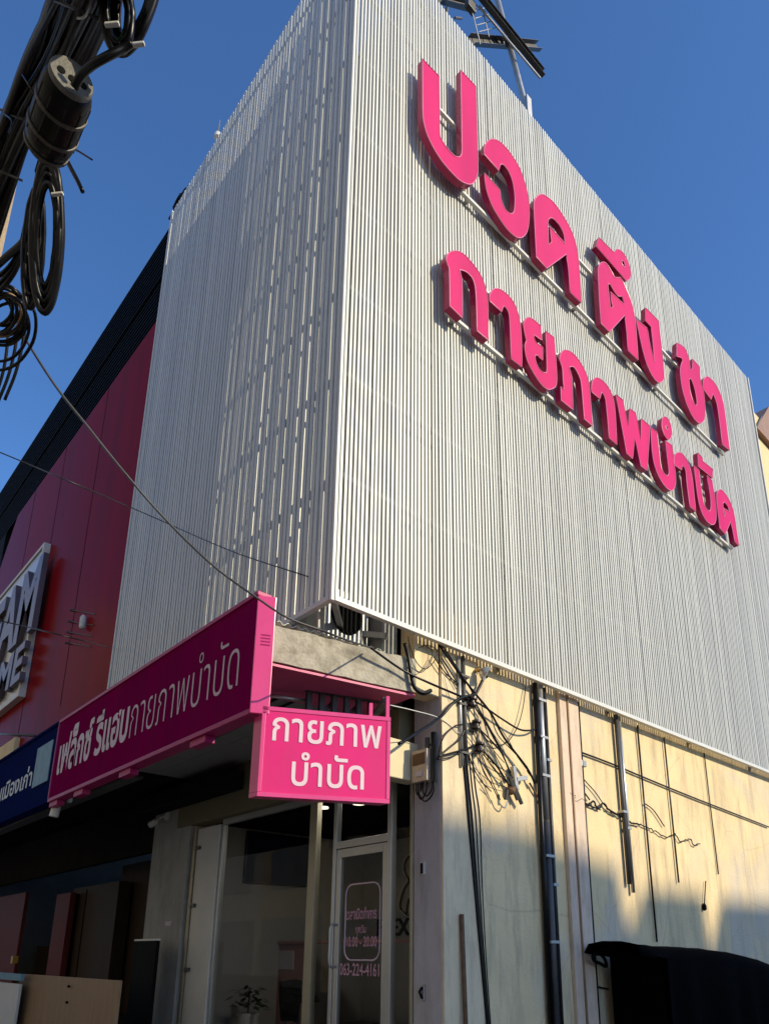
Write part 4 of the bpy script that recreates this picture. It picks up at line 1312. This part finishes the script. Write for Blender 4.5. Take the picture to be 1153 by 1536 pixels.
channel(RM(705, 62, .1), RM(806, 71, .1), .16, .09)
channel(RM(655, -2, .2), RM(706, 12, .2), .16, .1, False)
MB().beam(RM(718, 8, -.05), RM(810, 117, -.2), .03, .03).build('rail', M['alu'], mk)
ld = MB()
for (a, b) in (((708, 18), (720, 66)), ((724, 15), (733, 55)), ((712, 5), (745, 40))):
    ld.tube([RM(*a), RM(*b)], .012, seg=5)
for i in range(4):
    t = i / 3
    ld.tube([RM(709 + 9 * t, 17 + 30 * t), RM(727 + 15 * t, 11 + 30 * t)], .009, seg=5)
ld.build('ladder', M['steel'], mk)
q = RM(706, 8)
MB().box(q.x - .12, q.x + .08, q.y - .05, q.y + .05, q.z - .15, q.z + .12).build('bracket', M['dark_steel'], mk, bevel=.01)
q = RM(763, 65)
MB().box(q.x - .07, q.x + .07, q.y - .09, q.y + .05, q.z - .08, q.z + .08).build('bracket', M['dark_steel'], mk, bevel=.01)
MB().tube([(RM(660, 30).x, YR + .2, 13.8), RM(670, 12, .2)], .03).build('post', M['dark_steel'], mk)
MB().tube([RM(682, 26), RM(692, 27)], .02).build('stub', M['dark_steel'], mk)
MB().box(RM(784, 150).x, RM(790, 150).x, .9, 1.1, 14.3, RM(786, 149).z).build('base_plate', M['alu'], mk)
# small aerial on the parapet of the left screen
aq = PX(326, 208, .1)
ae = thing('aerial', 'tiny white fitting with thin spikes on the parapet of the shaded slats', 'aerial', tuple(aq))
MB().tube([(aq.x, aq.y, 13.7), (aq.x, aq.y, aq.z)], .02).build('post', M['white_panel'], ae)
vs, fs = lathe([(.02, 0), (.06, .03), (.05, .12), (.02, .14)], (aq.x, aq.y, aq.z), (0, 0, 1), 10)
MB().add(vs, fs).build('head', M['white_panel'], ae)
MB().tube([(aq.x, aq.y, aq.z + .14), (aq.x, aq.y - .02, aq.z + .42)], .008, seg=4).build('spike', M['dark_steel'], ae)
# dark cable mess where the louvre band meets the slats
kn = thing('roof_bundle', 'dark bundle of cloth and cable on the parapet where the slats meet the black band', 'bundle', tuple(PX(268, 300, .2)))
for (a, b, r) in (((262, 312), (272, 292), .06), ((270, 298), (281, 284), .05), ((254, 328), (264, 308), .03), ((276, 292), (284, 281), .07)):
    MB().tube([PX(*a, .15), PX((a[0] + b[0]) / 2 + 2, (a[1] + b[1]) / 2, .12), PX(*b, .15)], [r * .7, r, r * .6], seg=7).build('strand', M['black_metal'], kn, smooth=True)
MB().tube([PX(262, 320, .2), (PX(262, 320, .2).x, PX(262, 320, .2).y, 13.7)], .03).build('strand', M['black_metal'], kn)

# ================================================================== pole and overhead cables at the left
pc = PD(-45, 430, 5.6)
pole = thing('utility_pole', 'tan concrete utility pole behind the black cables', 'pole', (pc.x, pc.y, 0))
MB().tube([(pc.x, pc.y, .0), (pc.x, pc.y, 7.9)], [.17, .15], seg=8).build('shaft', M['pole'], pole)
MB().beam((pc.x - .6, pc.y - .3, 5.6), (pc.x + .35, pc.y + .2, 5.6), .08, .08).build('cross_arm', M['dark_steel'], pole)

def RD(pts):
    return [PD(x, y, d) for x, y, d in pts]
cbn = thing('cable_bundle', 'thick bundle of black overhead cables rising past the camera at upper left', 'cables', tuple(PD(40, 200, 3.9)))
random.seed(11)
for i in range(64):
    a = random.uniform(0, 6.28); rad = math.sqrt(random.random()) * .125
    o1, o2 = math.cos(a) * rad, math.sin(a) * rad
    f = random.uniform(-.02, .02)
    pts = RD([(-55, 470, 4.9), (-22, 330, 4.5), (22, 200, 4.0), (80, 80, 3.5), (128, -20, 3.05), (175, -120, 2.7)])
    q = []
    for j, p in enumerate(pts):
        s = 1 + .25 * math.sin(j * 1.7 + i)
        q.append(p + Vector((.72, -.69, 0)) * o1 * s + Vector((.2, .2, .95)) * o2 * s)
    q = [p + Vector((random.uniform(-.012, .012), random.uniform(-.012, .012), random.uniform(-.012, .012))) for p in q]
    m = 'cable' if i % 6 else 'cable_grey'
    MB().tube(spline(q, 5), random.choice((.008, .011, .014, .018, .022)), seg=7).build('cable', M[m], cbn, smooth=True)
for i in range(5):
    pts = RD([(58 + i * 4, 260, 4.0), (92 + i * 3, 150, 3.7), (128 + i * 3, 75, 3.4), (155 + i * 4, 8, 3.1), (185 + i * 4, -70, 2.8)])
    MB().tube(spline(pts, 5), (.022, .017, .026, .016, .02)[i], seg=7).build('cable', M['cable'], cbn, smooth=True)
MB().tube(spline(RD([(137, -5, 2.95), (136, 8, 2.95), (130, 20, 2.95), (124, 26, 2.96), (116, 27, 2.97)]), 4), .005, seg=5).build('tie', M['alu'], cbn)
for (px, py) in ((20, 170), (22, 185)):
    pass
for (px, py, d_, hw) in ((34, 178, 3.92, 34), (112, 12, 3.12, 36), (4, 258, 4.2, 30)):
    p0, p1 = PD(px - hw, py - hw * .42, d_ - .10), PD(px + hw, py + hw * .42, d_ - .10)
    MB().tube(spline([p0, (p0 + p1) / 2 - ray(px, py).normalized() * .06, p1], 5), .007, seg=5).build('tie', M['cable_grey'], cbn)
for k in range(5):
    x0_, y0_ = random.uniform(5, 110), random.uniform(60, 260)
    d_ = 3.9 - (260 - y0_) * .003
    MB().tube(spline(RD([(x0_, y0_, d_), (x0_ + random.uniform(4, 14), y0_ + random.uniform(5, 14), d_ - .1), (x0_ + random.uniform(6, 22), y0_ + random.uniform(16, 34), d_ - .12)]), 4), .004, seg=5).build('tail', M['cable'], cbn)
# splice closure
c0, c1 = PD(106, 120, 3.05), PD(64, 234, 3.36)
ax = (c1 - c0)
Ln = ax.length
axn = ax.normalized()
clo = thing('splice_closure', 'black dome-shaped cable splice closure with a grey cap on the cable bundle', 'cable closure', tuple(c0))
vs, fs = lathe([(.080, .0), (.093, .025), (.101, .12 * Ln), (.101, .70 * Ln), (.094, .8 * Ln), (.07, .93 * Ln), (.035, 1.0 * Ln)], c0, axn, 28)
MB().add(vs, fs).build('body', M['closure'], clo, smooth=True)
vs, fs = lathe([(.084, -.022), (.088, -.01), (.088, .004)], c0, axn, 28)
cap_ = MB().add(vs, fs).build('end_cap', M['closure_cap'], clo)
e1 = axn.cross(Vector((0, 0, 1))).normalized(); e2 = axn.cross(e1)
pt = MB()
for (a, b) in ((-.042, .010), (.002, .016), (.045, .010)):
    vs, fs = lathe([(.016, -.026), (.016, -.0225)], c0 + e1 * a + e2 * b, axn, 12)
    pt.add(vs, fs)
pt.build('port', M['black_metal'], cap_)
rb_ = MB()
for k in range(10):
    a = 2 * math.pi * k / 10 + .2
    dv = e1 * math.cos(a) + e2 * math.sin(a)
    rb_.tube([c0 + axn * Ln * .12 + dv * .100, c0 + axn * Ln * .69 + dv * .100], .004, seg=5)
rb_.build('rib', M['closure'], clo)
for f in (.30, .60, .84):
    r_ = .104 if f < .7 else .093
    vs, fs = lathe([(r_ - .012, -.01), (r_ + .003, -.008), (r_ + .003, .008), (r_ - .012, .01)], c0 + axn * Ln * f, axn, 28)
    MB().add(vs, fs).build('ring', M['ring'], clo)
MB().tube(spline(RD([(111, 131, 3.0), (122, 112, 2.98), (140, 96, 2.98), (165, 82, 2.98), (185, 72, 3.0), (197, 64, 3.0)]), 5), .017, seg=8).build('tail_cable', M['cable'], clo, smooth=True)
o = MB().tube(spline(RD([(82, 228, 3.5), (98, 238, 3.48), (108, 255, 3.46), (116, 270, 3.45), (124, 287, 3.44)]), 5), .011, seg=6).build('tail_cable', M['cable'], clo, smooth=True)
MB().tube(RD([(100, 217, 3.45), (119, 227, 3.4), (138, 239, 3.35)]), .0045, seg=5).build('tie_tail', M['cable'], clo)

def coil(label, cx, cy, rx, ry, d, n, r, tilt=0.0, m='cable', tie=None, accents=(), spread=.2, open_top=False, depth=.05, mess=0.0):
    t = thing('cable_coil', label, 'cable coil', tuple(PD(cx, cy, d)))
    for i in range(n):
        s = 1 - spread * i / max(1, n - 1) + random.uniform(-.02, .02)
        ph = random.uniform(-.04, .04)
        mx, my = random.uniform(-mess, mess), random.uniform(-mess, mess)
        tl_ = tilt + random.uniform(-mess, mess) * .06
        pts = []
        rng = 24
        for k in range(rng):
            a = 2 * math.pi * k / rng + ph
            if open_top:
                a = math.pi * (1.02 - 1.04 * 0) + (k / (rng - 1)) * math.pi if False else -math.pi * k / (rng - 1)
            x = math.cos(a) * rx * s
            y = math.sin(a) * ry * s * (1 if not open_top else 1)
            if open_top:
                y = -y
                y = -math.sin(a) * ry * s
            xr = x * math.cos(tl_) - y * math.sin(tl_) + mx
            yr = x * math.sin(tl_) + y * math.cos(tl_) + my
            pts.append(PD(cx + xr + random.uniform(-.5, .5), cy + yr, d + math.sin(a) * depth + (i % 3) * .03 + random.uniform(-.006, .006)))
        mm = accents[i % len(accents)] if accents and i % 3 == 1 else m
        MB().tube(spline(pts, 2, not open_top), r, seg=6, closed=not open_top).build('loop', M[mm], t, smooth=True)
    for (px, py, w) in (tie or ()):
        q0, q1 = PD(px - w, py + 1, d - .06), PD(px + w, py - 1, d - .06)
        MB().beam(q0, q1, .018, .014).build('tie', M['white_panel'], t, bevel=.004)
    return t
coil('long hanging coil of black cable with a white tie below the splice closure', 70, 352, 22, 116, 3.6, 10, .016, .03, tie=((86, 291, 9),), accents=('cable_tan', 'cable'), spread=.32)
coil('narrow coil of black and green cable with a bright tie left of the long coil', 50, 372, 15, 92, 3.75, 8, .012, .06, tie=((50, 381, 8),), accents=('cable_green', 'cable', 'cable_orange'), spread=.5)
coil('looped cable with green stripes and a grey tie at the top edge of the photo', 176, 20, 22, 60, 3.0, 5, .014, -.05, tie=((168, 36, 11),), accents=('cable_green', 'cable'), spread=.3, depth=.02)
coil('thick black looped cable with a white tie hanging at the top edge', 203, -10, 30, 92, 3.05, 8, .015, .25, tie=((208, 66, 9),), spread=.28, depth=.02)
coil('messy round loops of thin black cable around the pole', 2, 470, 36, 40, 4.6, 9, .011, .3, accents=('cable_tan', 'cable'), spread=.35, depth=.12, mess=12)
coil('single wide loop of thin black cable hanging low beside the pole', 8, 498, 44, 60, 4.7, 2, .010, .4, spread=.25, depth=.15)
o = MB().tube(spline(RD([(-20, 412, 4.4), (10, 385, 4.35), (35, 362, 4.3), (48, 330, 4.2), (52, 300, 4.1)]), 5), .02, seg=7).build('cable', M['cable_grey'], None, smooth=True)
tag(o, 'grey cable curving up the pole into the bundle', 'cable')
for i in range(3):
    o = MB().tube(spline(RD([(-10, 420 + 12 * i, 4.5), (14, 400 + 10 * i, 4.4), (30, 372 + 8 * i, 4.35), (40, 330, 4.3)]), 5), .013, seg=6).build('cable', M['cable'], None, smooth=True)
    tag(o, 'thin black cable curving off the pole under the bundle', 'cable', 'thin cables by the pole')
for i, (x, a) in enumerate(((8, 520), (22, 505), (33, 500))):
    o = MB().tube(spline(RD([(x + 6, 480, 4.9), (x, a + 20, 4.9), (x - 10, a + 60, 4.9), (x - 26, a + 100, 4.9)]), 5), .010, seg=6).build('cable', M['cable'], None, smooth=True)
    tag(o, 'loose black cable end dangling under the loops by the pole', 'cable', 'loose cable ends by the pole')
# spans to the building
dA = (PY(690, 1050, .06) - CAM).length
o = MB().tube(spline(RD([(26, 484, 5.0), (44, 518, 4.95), (84, 580, 4.92), (130, 638, 4.95), (186, 708, 5.0), (250, 781, 5.1), (318, 847, 5.15), (380, 893, 5.2), (430, 926, 5.25), (480, 945, 5.4), (520, 960, 5.5)]) + [PY(556, 972, .16)], 5), .0085, seg=7).build('overhead_cable', M['dark_steel'], None, smooth=True)
tag(o, 'dark cable strung from the pole down to the pink sign and canopy corner', 'cable')
e = PX(462, 865, -.03)
o = MB().tube(spline(RD([(-40, 662, 6.6), (40, 695, 6.55), (130, 733, 6.4)]) + [PX(235, 778, -.25), PX(345, 826, -.12), e], 5), .006, seg=6).build('overhead_cable', M['cable_grey'], None, smooth=True)
tag(o, 'very thin wire from the left edge ending on the shaded slats', 'cable')
o = MB().tube(spline(RD([(-30, 925, 7), (30, 938, 6.8), (120, 960, 6.6)]) + [PX(166, 972, .04)], 5), .006, seg=6).build('overhead_cable', M['cable'], None, smooth=True)
tag(o, 'thin dark wire crossing the mirror-letter sign and the red wall', 'cable')
for (y, r, l) in ((1100, .02, 'dark bar sticking out over the blue sign'),):
    o = MB().tube([PX(-20, 1100, -.3), PX(52, 1104, -.3)], r, seg=8).build('bar', M['dark_steel'], None, smooth=True)
    tag(o, l, 'bar')
dk = MB()
# short rods on the red wall
rw = thing('wall_anchor', 'row of four short rods with rust streaks on the red wall', 'anchors', tuple(PX(105, 940, NX)))
for (x, y) in ((105, 915), (102, 932), (100, 948), (98, 964)):
    MB().tube([PX(x, y, NX - .06), PX(x + 6, y + 1, NX - .002)], .022, seg=7).build('rod', M['dark_steel'], rw)
    MB().tube([PX(x + 2, y, NX - .03), PX(x + 38, y + 6, NX - .012)], .008, seg=5).build('wire', M['dark_steel'], rw)
q = PX(124, 935, NX - .06)
vs, fs = lathe([(.03, 0), (.05, .03), (.05, .2), (.03, .24)], q - Vector((0, 0, .1)), (0, 0, 1), 12)
o = MB().add(vs, fs).build('wall_lamp', M['white_panel'], None)
tag(o, 'small white lamp fixed to the red wall beside the rods', 'lamp')

# ================================================================== buildings across the streets (seen in the glass, shading the walls)
ob = thing('opposite_building', 'plain concrete building across the side street that shades the lower yellow wall', 'building', (26, -40, 0))
YO = -38.0
def tz(z, y=YO):
    return z + (.15 - y) * .58
sk = [(.8, 2.8), (2.9, 2.79), (3.2, 2.68), (4.55, 2.5), (4.66, 1.9), (4.74, 1.85), (5.02, 1.85),
      (5.12, 2.3), (6.72, 2.3), (6.78, 1.4), (7.2, 1.42), (7.3, 2.25), (12, 2.3), (34, 2.4)]
sk = [(x + .4 * (.15 - YO), tz(z)) for x, z in sk]
vs = [(sk[0][0], YO, 0)] + [(x, YO, z) for x, z in sk] + [(sk[-1][0], YO, 0)]
k = len(vs)
MB().add(vs + [(x, y - 5, z) for x, y, z in vs], [tuple(range(k)), tuple(range(2 * k - 1, k - 1, -1))] +
         [(i, k + i, k + (i + 1) % k, (i + 1) % k) for i in range(k)]).build('wall', M['far_wall'], ob)
wn = MB()
for i in range(10):
    for j in range(2):
        wn.box(17.6 + i * 3.2, 19.2 + i * 3.2, YO + .002, YO + .06, 1.2 + j * 3.6, 3.2 + j * 3.6)
wn.build('window', M['navy'], ob)
MX_ = -11.5
of = thing('opposite_row', 'row of pale shophouses across the main street mirrored in the shop glass', 'building', (MX_, 10, 0))
random.seed(5)
for i in range(16):
    y = -22 + i * 5.2
    h = (24.0 if i in (12, 13) else 16.5) + random.uniform(-1.5, 2.0)
    MB().box(MX_ - 10, MX_, y, y + 5.18, 0, h).build('wall', M[random.choice(('far_wall', 'far_cream', 'far_wall'))], of)
    wn = MB()
    for z in (4.2, 7.4):
        wn.box(MX_ + .002, MX_ + .05, y + .7, y + 4.4, z, z + 1.7)
    wn.box(MX_ + .002, MX_ + .08, y + .3, y + 4.8, .1, 2.9)
    wn.build('window', M['pale_concrete'], of)
